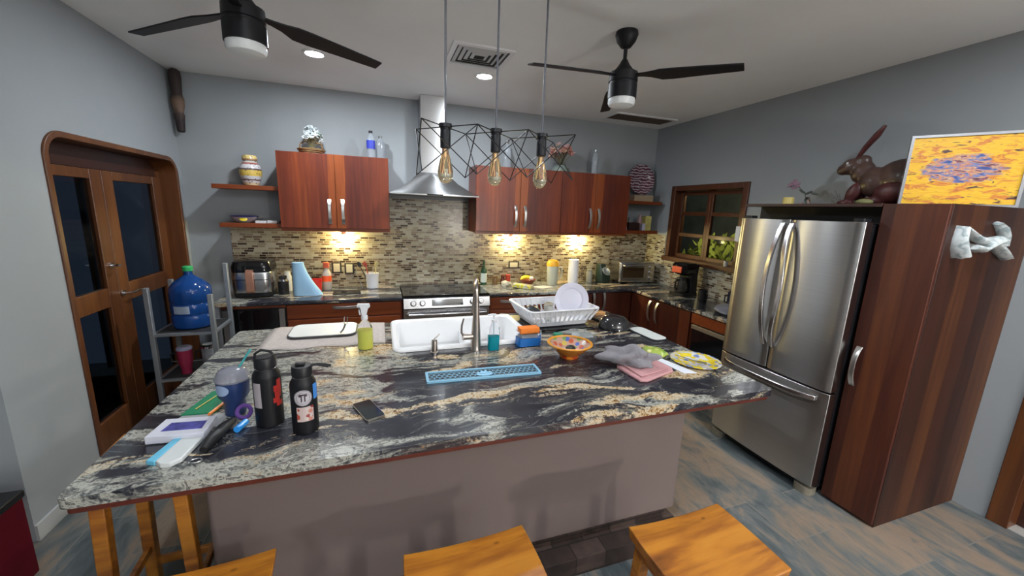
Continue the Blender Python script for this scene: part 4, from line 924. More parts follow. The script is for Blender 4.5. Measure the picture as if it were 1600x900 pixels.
# tumbler
x, y = -.580, 1.74
t = thing('insulated_tumbler', 'navy blue tumbler with clear dome lid and straw', 'tumbler', (x, y, T0))
MB().lathe([(.034, 0), (.037, .004), (.038, .06), (.054, .085), (.058, .15), (.0575, .152)], (x, y, T0), 36).build('cup_body', mat('navy tumbler', (.012, .03, .11), .35), t)
MB().lathe([(.060, .148), (.062, .155), (.058, .162), (.052, .180), (.040, .192), (.02, .197), (.001, .198)], (x, y, T0), 36, cap0=False).build('lid', mat('clear lid', (.55, .55, .62), .08, trans=.6), t)
MB().tube([(x + .01, y, T0 + .17), (x + .05, y + .02, T0 + .235), (x + .065, y + .028, T0 + .26)], .0045, 8).build('straw', mat('teal straw', (.05, .35, .36), .3), t)
s_ = MB(); sticker(s_, (x, y), .0565, R(-118), T0 + .122, 'round', .030, .022, .002); s_.build('sticker', mat('pale blue sticker', (.26, .34, .50), .5), t)
tag(MB().tube([(x + .045 + .024 * math.cos(R(a)), y - .055 + .010 * math.sin(R(a)), T0 + .028 + .022 * math.sin(R(a))) for a in range(0, 360, 20)], .008, 8, closed=True).build('hair_tie', mat('purple fabric', (.10, .04, .22), .8), None, origin=(x + .045, y - .055, T0)), 'purple scrunchie leaning against the navy tumbler', 'hair tie')
# notebook, magazine box, case...
def slab(name, label, cat, pts, z0, z1, m_, bevel=.001, group=None):
    cx = sum(p[0] for p in pts) / len(pts); cy = sum(p[1] for p in pts) / len(pts)
    return tag(MB().prism(pts, 'Z', z0, z1).build(name, m_, None, origin=(cx, cy, z0), bevel=bevel), label, cat, group)
slab('notebook', 'green notebook behind the white boxed game at the left end', 'notebook', [(-.775, 1.76), (-.66, 1.75), (-.63, 1.94), (-.735, 1.965)], T0, T0 + .008, mat('green cover', (.01, .20, .09), .5))
t = tag(MB().tube([(-.735, 1.79, T0 + .0115), (-.70, 1.90, T0 + .0115)], .0025, 6).build('yellow_pencil', mat('pencil yellow', (.6, .5, .15), .5), None, origin=(-.72, 1.85, T0 + .009)), 'thin yellow pencil lying on the green notebook', 'pencil')
t = tag(MB().tube([(-.665, 1.72, T0 + .016), (-.640, 1.83, T0 + .016)], .006, 8).build('orange_pen', mat('orange plastic', (.8, .22, .03), .4), None, origin=(-.655, 1.77, T0 + .01)), 'orange marker pen beside the green notebook', 'pen')
slab('paper_sheet', 'grey paper sheet under the white box at the left of the island', 'paper', [(-.80, 1.66), (-.61, 1.64), (-.60, 1.745), (-.77, 1.76)], T0, T0 + .003, mat('grey paper', (.33, .34, .35), .8))
t = thing('card_box', 'flat white box with a purple-blue picture stripe at the left end', 'box', (-.71, 1.63, T0))
MB().prism([(-.802, 1.565), (-.622, 1.548), (-.622, 1.672), (-.790, 1.690)], 'Z', T0 + .003, T0 + .031).build('box', mat('white card box', (.62, .62, .70), .5), t, bevel=.002)
MB().prism([(-.768, 1.595), (-.640, 1.583), (-.642, 1.640), (-.758, 1.652)], 'Z', T0 + .0312, T0 + .0318).build('picture_stripe', mat('purple picture', (.07, .07, .30), .4, vary=.5, vscale=30), t)
t = thing('tissue_pack', 'small white rounded pack with a light blue stripe on the near left of the island', 'pack', (-.69, 1.48, T0))
MB().prism([(-.712, 1.425), (-.690, 1.405), (-.662, 1.403), (-.640, 1.425), (-.625, 1.547), (-.690, 1.560)], 'Z', T0, T0 + .018).build('pack_body', mat('white pack', (.60, .62, .62), .5), t, bevel=.004)
MB().prism([(-.742, 1.437), (-.713, 1.424), (-.691, 1.560), (-.715, 1.566)], 'Z', T0, T0 + .017).build('blue_stripe', mat('sky blue', (.14, .48, .68), .5), t, bevel=.003)
b = MB(); b.tube([(-.592, 1.455, T0 + .018), (-.588, 1.50, T0 + .022), (-.572, 1.58, T0 + .024), (-.560, 1.640, T0 + .02)], .02, 12, radii=[.012, .021, .022, .014], flat=.85)
tag(b.build('glasses_case', mat('black case', (.012, .012, .013), .5), None, origin=(-.575, 1.55, T0)), 'long black glasses case beside the white box', 'case')
tag(MB().tube([(-.530, 1.575, T0 + .012), (-.515, 1.63, T0 + .013)], .012, 10).build('blue_lighter', mat('bright blue plastic', (.03, .28, .75), .3), None, origin=(-.522, 1.6, T0)), 'small bright blue lighter between black case and tumbler', 'lighter')
tag(MB().tube([(-.60 + .018 * math.cos(R(a)), 1.415 + .012 * math.sin(R(a)), T0 + .005) for a in range(0, 360, 30)], .0025, 6, closed=True).build('key_ring', M_CHROME, None, origin=(-.6, 1.415, T0)), 'small metal key ring at the tip of the black case', 'key ring')
# right side of the island
t = thing('small_cutting_board', 'small white cutting board with black rim near the right edge of the island', 'cutting board', (1.833, 2.25, T0), R(4))
MB().prism(rr(0, 0, .068, .150, .045), 'Z', .0, .008).build('rim', mat('board black rim', (.02, .02, .022), .5), t, local=True, bevel=.002)
MB().prism(rr(0, 0, .062, .144, .040), 'Z', .0082, .012).build('board', mat('small board white', (.68, .71, .69), .4), t, local=True, bevel=.001)
plate('painted_plate', 'yellow and blue hand-painted plate at the right edge of the island', (1.772, 1.722, T0), .142, 0, 0, talavera('yellow blue talavera', (.60, .58, .52), [(.70, .52, .02), (.70, .55, .03), (.62, .6, .58), (.16, .22, .45), (.70, .50, .03), (.60, .6, .6)], 38, .62), deep=.014)
t = tag(MB().tube([(1.70, 1.80, T0 + .022), (1.755, 1.72, T0 + .014), (1.80, 1.665, T0 + .014)], .0035, 6, radii=[.003, .004, .008], flat=.5).build('fork', M_STEEL, None, origin=(1.75, 1.73, T0 + .012)), 'steel fork lying on the yellow painted plate', 'fork')
crumple('snack_packet', 'green and yellow snack packet left of the painted plate', 'packet', (1.615, 1.885, T0), .055, .08, .03, talavera('green packet', (.35, .45, .08), [(.3, .45, .05), (.6, .6, .2), (.12, .3, .04)], 30), 9, R(20), .2)
slab('envelope', 'white envelope lying between the pink towel and the painted plate', 'envelope', [(1.555, 1.825), (1.600, 1.835), (1.655, 1.585), (1.578, 1.600)], T0, T0 + .004, mat('white paper', (.70, .72, .78), .7))
t = thing('dish_towel', 'folded pink dish towel under the grey rag', 'towel', (1.41, 1.71, T0))
MB().prism([(1.262, 1.565), (1.300, 1.552), (1.525, 1.625), (1.548, 1.66), (1.530, 1.875), (1.48, 1.88), (1.27, 1.79), (1.245, 1.75)], 'Z', T0, T0 + .015).build('lower_fold', mat('pink towel', (.52, .27, .28), .95, bump=.4, vscale=90), t, bevel=.006)
MB().prism([(1.285, 1.585), (1.505, 1.645), (1.51, 1.86), (1.28, 1.775)], 'Z', T0 + .0152, T0 + .024).build('upper_fold', mat('pink towel', (0, 0, 0)), t, bevel=.004)
# grey rag: a draped lumpy cloth
def cloth(name, label, cat, outline_c, hx, hy, rz, z0, lumps, m_, nx=40, ny=28, seed=1, th=.004):
    m = MB(); V = []; rn = random.Random(seed)
    for i in range(nx + 1):
        row = []
        for j in range(ny + 1):
            u, v = -1 + 2 * i / nx, -1 + 2 * j / ny
            wob = 1 + .12 * math.sin(3 * u + 5 * v + seed) * abs(u * v) + .06 * math.sin(9 * u + seed * 2)
            X, Y = u * hx * wob * (1 - .18 * v * v), v * hy * wob * (1 - .22 * u * u)
            z = sum(a * math.exp(-((X - p) ** 2 / (2 * sx * sx) + (Y - q) ** 2 / (2 * sy * sy))) for p, q, sx, sy, a in lumps)
            z += .006 * math.sin(60 * X + 25 * Y) * math.sin(35 * Y - 20 * X + 1) * min(1, z / .02 + .2); e = min(1, (1 - max(abs(u), abs(v))) * 6)
            z = max(z * e, 0)
            row.append(m._v((outline_c[0] + X * math.cos(rz) - Y * math.sin(rz), outline_c[1] + X * math.sin(rz) + Y * math.cos(rz), z0 + th + z)))
        V.append(row)
    for i in range(nx):
        for j in range(ny): m._f([V[i][j], V[i + 1][j], V[i + 1][j + 1], V[i][j + 1]], True)
    o = m.build(name, m_, None, origin=(*outline_c, z0), smooth_angle=80)
    s = o.modifiers.new('solid', 'SOLIDIFY'); s.thickness = th; s.offset = -1
    return tag(o, label, cat)
crumple('grey_rag', 'crumpled grey cleaning rag heaped on the pink towel', 'cloth', (1.315, 1.765, T0 + .024), .120, .062, .058, mat('grey rag cloth', (.22, .21, .23), .95, bump=.4, vscale=60), 5, R(-28), .75, 5)

# ================================================================== THINGS ON THE BACK COUNTERS
def can(name, label, cat, x, y, prof, m_, z=CT, seg=28):
    return tag(MB().lathe(prof, (x, y, z + .0003), seg).build(name, m_, None, origin=(x, y, z)), label, cat)
# air fryer
x, y = -1.135, 4.24
t = thing('air_fryer', 'black and steel air fryer with copper-toned handle at the left end of the back counter', 'air fryer', (x, y, CT))
MB().loft([rr(x, y, a, b, .07, CT + z, 8) for a, b, z in ((.135, .135, .0), (.155, .15, .012), (.16, .155, .05))]).build('base', M_BLACK, t)
MB().loft([rr(x, y, a, b, .07, CT + z, 8) for a, b, z in ((.16, .155, .051), (.165, .16, .10), (.165, .16, .23), (.162, .157, .24))]).build('steel_band', M_STEEL, t)
MB().loft([rr(x, y, a, b, .07, CT + z, 8) for a, b, z in ((.163, .158, .241), (.163, .158, .29), (.15, .145, .335), (.12, .115, .345))]).build('top', M_BLACKG, t)
MB().prism([(y - .158, CT + .24), (y - .158, CT + .27), (y - .185, CT + .255), (y - .195, CT + .22), (y - .195, CT + .07), (y - .175, CT + .05), (y - .16, CT + .06), (y - .172, CT + .09), (y - .172, CT + .21)], 'X', x - .03, x + .03).build('handle', mat('copper handle', (.45, .22, .15), .3, .6), t, bevel=.005)
MB().box(x - .14, x + .14, y - .1615, y - .15, CT + .17, CT + .176).build('seam', M_BLACK, t)
can('pepper_jar', 'dark jar with a pale figure between air fryer and blue cloth', 'jar', -.905, 4.24, [(.045, 0), (.047, .005), (.047, .13), (.03, .15), (.034, .152), (.034, .18), (.001, .182)], mat('dark jar', (.02, .02, .022), .3, vary=.9, vscale=40))
can('white_capped_jar', 'slim pale jar behind the dark jar', 'jar', -.895, 4.40, [(.035, 0), (.035, .15), (.028, .17), (.028, .2), (.001, .201)], mat('pale jar', (.6, .58, .5), .4))
# blue cloth over a roll
m = MB(); rings = []
for k in range(13):
    u = k / 12; z = CT + .004 + .318 * (1 - u); fl = (1 - (1 - u) ** 1.0) ** 1.5 if u > 0 else 0
    ring = []
    for i in range(32):
        a = 2 * PI * i / 32; r = .052; cx_ = math.cos(a); ex = .155 * fl * max(0, cx_) ** 1.4; dy = .02 * fl * math.sin(3 * a)
        ring.append((-.752 + r * cx_ + ex, 4.15 + r * math.sin(a) * (1 + .5 * fl * max(0, cx_)) + dy * max(0, cx_), z + (.02 * fl * math.sin(2.5 * a) * max(0, cx_) if k < 12 else 0)))
    rings.append(ring)
rings = [[((p[0] + .752) * .5 - .752, (p[1] - 4.15) * .5 + 4.15, CT + .324) for p in rings[0]]] + rings
tag(m.loft(rings).build('blue_cloth', mat('pale blue cloth', (.27, .45, .62), .85), None, origin=(-.75, 4.15, CT)), 'pale blue cloth hung over an upright roll on the back counter', 'cloth')
# red squeeze bottle
x, y = -.535, 4.40
t = thing('red_bottle', 'clear bottle with orange-red label and red cap in front of the wall tiles', 'bottle', (x, y, CT))
MB().lathe([(.042, 0), (.045, .006), (.045, .17), (.03, .20), (.022, .22), (.022, .232)], (x, y, CT + .0003)).build('bottle_body', mat('milky plastic', (.62, .56, .48), .25, trans=.3), t)
MB().lathe([(.0458, .09), (.0458, .15)], (x, y, CT), cap0=False, cap1=False).build('red_label', mat('red label', (.80, .10, .02), .5), t)
MB().lathe([(.028, .232), (.03, .236), (.028, .285), (.001, .287)], (x, y, CT)).build('cap', mat('red cap', (.85, .16, .08), .4), t)
tag(MB().loft([rr(-.615, 4.30, .035, .05, .02, CT + .0003), rr(-.615, 4.30, .045, .06, .02, CT + .13), rr(-.615, 4.30, .040, .055, .02, CT + .13), rr(-.615, 4.30, .03, .045, .02, CT + .01)], smooth=False).build('red_cup', mat('red plastic', (.55, .02, .015), .35), None, origin=(-.615, 4.3, CT)), 'red plastic cup squeezed between blue cloth and red bottle', 'cup')
# wall outlets
def outlet(x, z, w, h, label, n=2):
    t = thing('wall_outlet', label, 'outlet', (x, YB - .008, z), group='wall outlets')
    MB().box(x - w - .016, x + w + .016, YB - .016, YB - .0085, z - h - .014, z + h + .014).build('shade_surround', mat('outlet shade', (.03, .025, .02), .4), t, bevel=.002)  # dark border painted as the shadow around the plate
    MB().box(x - w, x + w, YB - .020, YB - .0165, z - h, z + h).build('face_plate', mat('ivory plate', (.75, .70, .52), .4), t, bevel=.001)
outlet(-.448, 1.10, .032, .045, 'left ivory wall outlet above the back counter, beside the red cap'); outlet(-.322, 1.09, .032, .045, 'second ivory wall outlet from the left, nearest the white utensil crock'); outlet(1.572, 1.11, .050, .03, 'wide ivory wall outlet above the fruit bowl')
# utensil crock
x, y = -.088, 4.42
tag(MB().lathe([(.055, 0), (.06, .006), (.068, .16), (.070, .165), (.063, .165), (.054, .01)], (x, y, CT + .0003)).build('utensil_crock', M_PLASW, None, origin=(x, y, CT)), 'white utensil crock on the back counter left of the range', 'crock')
for k, (dx, dy, tx, ty, c, L) in enumerate(((-.03, 0, -.14, .02, (.05, .05, .06), 'black-handled spatula leaning left in the white crock'), (-.01, .02, -.075, .03, (.45, .08, .06), 'red-handled utensil in the white crock'), (.03, 0, .05, .03, (.55, .48, .22), 'pale wooden spoon leaning right in the white crock'))):
    t = thing('kitchen_utensil', L, 'utensil', (x + dx, y + dy, CT + .02))
    MB().tube([(x + dx, y + dy, CT + .03), (x + tx * .8, y + ty, CT + .22)], .006, 8).build('handle', mat('utensil%d' % k, c, .5), t)
    MB().ell((x + tx * .92, y + ty, CT + .255), .02, .006, .035, rot=Euler((0, -.4 if tx < 0 else .25, 0))).build('head', mat('utensil%d' % k, c, .5), t)
tag(MB().tube([(x - .10, y - .045, CT + .008), (x - .135, y - .03, CT + .11), (x - .165, y - .015, CT + .20)], .008, 8, flat=.4).build('steel_spatula', M_STEEL, None, origin=(x - .1, y - .045, CT)), 'steel spatula leaning beside the white crock', 'utensil')
t = thing('tablet', 'dark tablet lying near the edge of the back counter', 'tablet', (-.33, 4.20, CT), R(3))
MB().prism(rr(0, 0, .13, .085, .01), 'Z', .0005, .010).build('tablet_body', M_BLACK, t, local=True, bevel=.002)
MB().prism(rr(0, 0, .12, .075, .004), 'Z', .0102, .0108).build('screen', M_BLACKG, t, local=True)
# right of the range
x, y = 1.165, 4.44
t = thing('wine_bottle', 'dark green bottle with white label directly behind the faucet', 'bottle', (x, y, CT))
MB().lathe([(.034, 0), (.037, .004), (.037, .16), (.030, .19), (.014, .215), (.013, .27), (.015, .272), (.015, .285), (.001, .286)], (x, y, CT + .0003)).build('bottle_body', mat('green bottle', (.02, .07, .03), .1, coat=.4), t)
MB().lathe([(.0376, .03), (.0376, .14)], (x, y, CT), cap0=False, cap1=False).build('label', mat('bottle label', (.62, .68, .62), .6), t)
t.location  # stands by itself
can('spice_jar', 'brown spice jar right of the green bottle', 'jar', 1.30, 4.42, [(.032, 0), (.034, .07), (.03, .08), (.032, .082), (.032, .10), (.001, .101)], mat('brown glass', (.16, .09, .04), .25))
can('pepper_mill', 'small dark red pepper mill behind the yellow packet', 'pepper mill', 1.405, 4.44, [(.03, 0), (.03, .05), (.02, .07), (.026, .10), (.012, .115), (.001, .117)], mat('dark red wood lacquer', (.10, .015, .01), .3))
can('red_lidded_jar', 'jar with a red lid beside the pepper mill', 'jar', 1.475, 4.45, [(.028, 0), (.03, .08), (.03, .084), (.031, .11), (.001, .112)], mat('red lid jar', (.45, .05, .03), .4))
crumple('bread_bag', 'crumpled clear bread bag lying left of the yellow packet', 'bag', (1.40, 4.27, CT), .06, .05, .045, mat('bread bag film', (.66, .63, .50), .2, trans=.3), 12)
b = MB(); b.T = Matrix.Translation((1.56, 4.14, CT + .028)) @ Euler((0, .02, -.75)).to_matrix().to_4x4(); b.box(-.12, .12, -.045, .045, -.027, .022); b.T = None
a = NT('yellow packet print'); a.col(a.ramp(a.noise(a.coords((3, 9, 3)), 4, 2), [(.40, (.60, .52, .05)), (.48, (.62, .62, .55)), (.55, (.30, .28, .30)), (.62, (.65, .55, .08))], 'CONSTANT')); a.set(Roughness=.35)
tag(b.build('snack_box', a.m, None, origin=(1.56, 4.14, CT), bevel=.012, seg=3), 'yellow and grey food packet lying on the counter right of the faucet', 'packet')
x, y = 1.70, 4.37
tag(MB().lathe([(.05, 0), (.055, .005), (.085, .03), (.105, .065), (.10, .066), (.08, .035), (.045, .012), (.001, .010)], (x, y, CT + .0003)).build('fruit_bowl', mat('brown red bowl', (.22, .05, .02), .3), None, origin=(x, y, CT)), 'red-brown bowl of fruit on the back counter', 'bowl')
for k, (dx, dy, rz_b, L) in enumerate(((-.035, -.012, .2, 'banana on the left of the fruit bowl'), (-.01, .015, -.2, 'banana lying across the back of the fruit bowl'))):
    pts = [(x + dx + .07 * math.cos(R(a)) * math.cos(rz_b), y + dy + .07 * math.cos(R(a)) * math.sin(rz_b), CT + .052 + k * .012 + .03 * math.sin(R(a))) for a in range(20, 161, 20)]
    tag(MB().tube(pts, .015, 10, radii=[.005, .012, .016, .017, .017, .016, .012, .005]).build('banana', mat('banana skin', (.75, .55, .03), .5), None, origin=(x + dx, y + dy, CT + .06)), L, 'fruit', 'bananas')
tag(MB().ell((x + .05, y - .01, CT + .072), .03, .03, .028).build('onion', mat('white onion', (.65, .62, .55), .4), None, origin=(x + .05, y - .01, CT + .05)), 'white onion on the right of the fruit bowl', 'fruit')
slab('paper_napkin', 'cream paper sheet lying in front of the fruit bowl', 'paper', [(1.68, 4.20), (1.78, 4.08), (1.96, 4.14), (1.86, 4.24)], CT + .0005, CT + .005, mat('cream paper', (.75, .70, .58), .8))
x, y = 2.0, 4.30
t = thing('pitcher', 'clear plastic pitcher with an orange-yellow lid', 'pitcher', (x, y, CT))
MB().lathe([(.060, 0), (.064, .006), (.074, .24), (.070, .24), (.060, .01)], (x, y, CT + .0003)).build('jug', mat('milky pitcher', (.70, .72, .60), .25, trans=.3), t)
MB().lathe([(.076, .235), (.077, .262), (.060, .30), (.03, .312), (.001, .313)], (x, y, CT)).build('lid', mat('orange yellow lid', (.90, .45, .03), .4), t)
MB().tube([(x + .068, y - .01, CT + .22), (x + .115, y - .015, CT + .215), (x + .12, y - .015, CT + .13), (x + .066, y - .01, CT + .06)], .010, 10).build('handle', mat('milky pitcher', (0, 0, 0)), t)
x, y = 2.325, 4.38
t = thing('paper_towel_roll', 'white paper towel roll standing right of the pitcher', 'paper towel', (x, y, CT))
MB().lathe([(.066, .006), (.066, .30), (.02, .30), (.02, .29)], (x, y, CT)).build('roll', mat('white towel paper', (.85, .85, .86), .9), t)
MB().lathe([(.075, .0), (.075, .006)], (x, y, CT + .0002)).cyl((x, y, CT + .29), .008, .035).build('stand', M_CHROME, t)
can('small_glass_jar', 'small clear glass jar with dark lid right of the paper towels', 'jar', 2.585, 4.42, [(.04, 0), (.042, .12), (.034, .14), (.036, .142), (.036, .165), (.001, .166)], mat('jar glass grey', (.45, .45, .38), .15, trans=.4))
x, y = 2.765, 4.38
t = thing('countertop_scale', 'dark green-black rounded appliance with a silvery oval, left of the toaster oven', 'appliance', (x, y, CT))
MB().loft([rr(x, y, .08, .07, .04, CT + .0005), rr(x, y, .085, .075, .04, CT + .07), rr(x - .01, y + .01, .075, .06, .04, CT + .16), rr(x - .03, y + .02, .05, .04, .03, CT + .24)]).build('appliance_body', mat('dark green black', (.02, .035, .025), .25), t)
MB().ell((x + .015, y - .052, CT + .15), .070, .012, .05, rot=Euler((-.35, .5, 0))).build('oval_face', mat('silvery face', (.45, .5, .48), .2, .6), t)
# toaster oven
t = thing('toaster_oven', 'small stainless toaster oven in the corner of the counter', 'toaster oven', (3.17, 4.33, CT), R(-7))
MB().box(-.25, .25, -.14, .14, .018, .285).build('oven_body', M_STEEL, t, local=True, bevel=.018, seg=3)
MB().box(-.235, .115, -.150, -.141, .045, .255).build('door', mat('toaster door frame', (.62, .62, .64), .25, 1), t, local=True, bevel=.003)
MB().box(-.205, .085, -.1535, -.1505, .085, .215).build('door_glass', mat('toaster glass', (.05, .03, .015), .08), t, local=True)
MB().tube([(-.21, -.15, .238), (-.20, -.178, .238), (.08, -.178, .238), (.09, -.15, .238)], .008, 10).build('handle', M_CHROME, t, local=True)
for z in (.08, .15, .22):
    MB().lathe([(.022, -.141), (.020, -.162), (.001, -.163)], (.185, 0, z), axis='Y').build('knob', M_CHROME, t, local=True)
for a_ in (-.2, .2):
    for b_ in (-.1, .1): MB().cyl((a_, b_, .0005), .014, .019).build('foot', M_BLACK, t, local=True)
# coffee maker on the right counter (faces -x)
x, y = 3.27, 3.50
t = thing('coffee_maker', 'black drip coffee maker with an orange-red front panel', 'coffee maker', (x, y, CT), R(-78))
MB().prism(rr(0, .02, .10, .13, .03), 'Z', .0005, .035).build('base', M_BLACK, t, local=True, bevel=.004)
MB().loft([rr(0, .085, a, b, .03, z) for a, b, z in ((.095, .06, .036), (.09, .055, .22), (.095, .06, .36))]).build('tower', M_BLACK, t, local=True)
MB().loft([rr(0, .0, a, b, .03, z) for a, b, z in ((.06, .06, .235), (.092, .10, .26), (.095, .115, .35), (.085, .10, .372))]).build('brew_head', M_BLACKG, t, local=True)
MB().box(-.075, .045, -.125, -.108, .265, .335).build('front_panel', mat('orange red panel', (.75, .12, .05), .35), t, local=True, bevel=.005)
c_ = MB().lathe([(.055, .036), (.068, .05), (.075, .10), (.062, .155), (.05, .175), (.052, .19)], (0, -.035, 0), cap1=False).build('carafe', mat('smoky carafe', (.10, .09, .08), .05, trans=.5), t, local=True)
MB().lathe([(.053, .19), (.05, .205), (.001, .208)], (0, -.035, 0)).tube([(0, -.09, .185), (0, -.135, .17), (0, -.135, .09), (0, -.10, .07)], .010, 10).build('carafe_handle', M_BLACK, t, local=True)
def mug(label, x, y, r, h, m_, rz=0):
    t = thing('mug', label, 'mug', (x, y, CT), rz)
    MB().lathe([(r * .85, .0005), (r, .01), (r, h), (r - .004, h), (r - .005, .012)], (0, 0, 0)).build('cup', m_, t, local=True)
    MB().tube([(r - .002, 0, h * .8), (r + .03, 0, h * .78), (r + .032, 0, h * .35), (r - .002, 0, h * .25)], .006, 8).build('handle', m_, t, local=True)
mug('black mug on the right counter in front of the coffee maker', 3.24, 3.17, .046, .13, M_BLACK, R(-100))
mug('navy mug at the wall beside the fridge', 3.38, 2.92, .05, .15, mat('navy ceramic', (.015, .018, .05), .3), R(160))
crumple('plastic_bag', 'clear crinkled plastic bag on the right counter next to the fridge', 'bag', (3.12, 2.72, CT), .14, .13, .05, mat('bag film grey', (.50, .50, .58), .12, trans=.55), 21, 0, .25)
tag(MB().tube([(3.44, 3.12, 1.273 + .002), (3.44, 3.12, 1.33)], .022, 14).build('sill_cup', mat('pale metal cup', (.6, .6, .6), .25, .5), None, origin=(3.44, 3.12, 1.272)), 'small pale cup on the window sill near the fridge', 'cup')
b = MB(); b.T = Matrix.Translation((XR - .03, 3.065, 1.62)) @ Euler((0, 0, .1)).to_matrix().to_4x4(); b.box(-.003, .003, -.045, .04, -.075, .075).box(-.006, -.003, -.05, .02, -.08, -.05); b.T = None
tag(b.build('paper_note', mat('white note', (.70, .70, .74), .7), None, origin=(XR - .03, 3.065, 1.62)), 'white paper note fixed to the right post of the window frame', 'note')

# ================================================================== ABOVE THE CABINETS, SHELVES
ZC = ZU1 + .001
x, y = -1.13, 4.385; zs = 1.9155
t = thing('painted_jar', 'lidded ginger jar with yellow and brown painted bands on the upper left shelf', 'jar', (x, y, zs))
def banded(name, els, zlen):
    a = NT(name); s = a.n('SeparateXYZ'); a.l(a.tc.outputs['Object'], s.inputs[0]); n_ = a.noise(a.coords(), 30, 2)
    h_ = a.math('ADD', a.math('DIVIDE', s.outputs[2], zlen), a.math('MULTIPLY', a.math('SUBTRACT', n_, .5), .05))
    v = a.n('TexVoronoi'); a.l(a.coords(), v.inputs['Vector']); v.inputs['Scale'].default_value = 38
    a.col(a.mix(a.ramp(v.outputs['Distance'], [(.25, (.7, .7, .7)), (.33, (0, 0, 0))]), a.ramp(h_, els, 'CONSTANT'), (.10, .05, .05))); return a.set(Roughness=.3)
MB().lathe([(.055, 0), (.062, .005), (.068, .03), (.088, .085), (.092, .13), (.084, .175), (.062, .205), (.055, .215), (.056, .225)], (x, y, zs)).build('jar_body', banded('painted jar glaze', [(0, (.62, .50, .30)), (.12, (.60, .56, .60)), (.20, (.14, .09, .08)), (.26, (.60, .58, .62)), (.38, (.66, .46, .10)), (.62, (.12, .08, .08)), (.68, (.62, .6, .62)), (.85, (.40, .12, .10)), (.92, (.6, .55, .5))], .225), t)
MB().lathe([(.058, .226), (.062, .23), (.060, .262), (.05, .275), (.001, .277)], (x, y, zs)).build('lid', banded('painted lid glaze', [(0, (.6, .56, .55)), (.8, (.35, .2, .1)), (.9, (.68, .52, .2))], .27), t)
zs = 1.5705
x, y = -1.215, 4.38
t = thing('rimmed_bowl', 'white bowl with dark blue rim and a yellow spot on the lower left shelf', 'bowl', (x, y, zs))
MB().lathe([(.05, 0), (.055, .005), (.085, .02), (.112, .058), (.108, .058), (.08, .025), (.001, .012)], (x, y, zs), 40).build('bowl_body', mat('bowl grey white', (.42, .40, .45), .25), t)
MB().lathe([(.1115, .055), (.1155, .062), (.106, .064), (.106, .056)], (x, y, zs), 40, cap0=False, cap1=False).build('rim', mat('dark blue rim', (.02, .02, .12), .3), t)
s_ = MB(); sticker(s_, (x, y), .100, R(-80), zs + .034, 'round', .032, .016, .001); s_.build('yellow_spot', mat('yellow glaze', (.75, .6, .02), .3), t)
tag(MB().prism(rr(-1.07, 4.34, .045, .035, .01), 'Z', zs, zs + .022).build('white_dish', mat('white dish', (.7, .7, .72), .3), None, origin=(-1.07, 4.34, zs), bevel=.006), 'small white dish on the lower left shelf beside the blue-rimmed bowl', 'dish')
tag(MB().box(-1.015, -.93, 4.31, 4.38, zs, zs + .025).build('white_box', mat('white box', (.66, .66, .66), .5), None, origin=(-.97, 4.34, zs), bevel=.003), 'flat white box on the lower left shelf near the cabinet', 'box')
tag(MB().tube([(-.905, 4.33, zs + .014), (-.89, 4.38, zs + .014)], .013, 10).build('black_bottle_cap', M_BLACK, None, origin=(-.9, 4.35, zs)), 'black stub at the right end of the lower left shelf', 'bottle cap')
# wicker basket with glass piece
def flowers(name, label, cat, x, y, z, potmat, pot, cols, n, spread, height, seed):
    t = thing(name, label, cat, (x, y, z)); rn = random.Random(seed)
    MB().lathe(pot, (x, y, z)).build('pot', potmat, t)
    st = MB(); bl = [MB() for _ in cols]; zt = z + pot[-1][1]
    for k in range(n):
        a = rn.uniform(0, 2 * PI); q = spread * math.sqrt(rn.random()); h = height * (1 - .45 * (q / spread)) * rn.uniform(.55, 1)
        p = (x + q * math.cos(a), y + q * math.sin(a) * .7, zt + h)
        st.tube([(x + .1 * q * math.cos(a), y, zt - .01), ((x + p[0]) / 2, (y + p[1]) / 2, zt + h * .55), p], .0016, 5)
        B_ = bl[k % len(cols)]
        for c_ in range(6):
            aa = 2 * PI * c_ / 6 + k; B_.T = Matrix.Translation(p) @ Euler((rn.uniform(-.8, .8), rn.uniform(-.8, .8), aa)).to_matrix().to_4x4()
            B_.ell((.018, 0, .004), .020, .011, .005, 8, 5)
        B_.T = None
    st.build('stems', mat('dry stems', (.16, .14, .07), .8), t)
    for b_, c_, i in zip(bl, cols, range(9)): b_.build('blossoms', mat(name + str(i), c_, .6), t)
    return t
def wicker():
    a = NT('wicker'); w = a.n('TexWave'); a.l(a.coords((1, 1, 1)), w.inputs['Vector']); w.bands_direction = 'Z'; w.inputs['Scale'].default_value = 22; w.inputs['Distortion'].default_value = 3
    a.col(a.ramp(w.outputs['Fac'], [(.2, (.12, .06, .02)), (.7, (.45, .26, .10))])); a.bump(w.outputs['Fac'], .8, .01); return a.set(Roughness=.7)
M_WICK = wicker()
t = flowers('flower_basket', 'low wicker basket of white blossoms on top of the left wall cabinet', 'basket', -.60, 4.36, ZC, M_WICK, [(.07, 0), (.10, .01), (.125, .045), (.118, .05)], [(.75, .80, .82), (.30, .36, .34), (.62, .68, .70)], 40, .09, .24, 4)
h = MB().tube([(-.705, 4.36, ZC + .045), (-.69, 4.36, ZC + .10), (-.60, 4.36, ZC + .13), (-.51, 4.36, ZC + .10), (-.495, 4.36, ZC + .045)], .006, 8).build('handle', M_WICK, t)
M_CBOT = mat('clear bottle plastic', (.80, .86, .92), .12, trans=.78, ior=1.3)
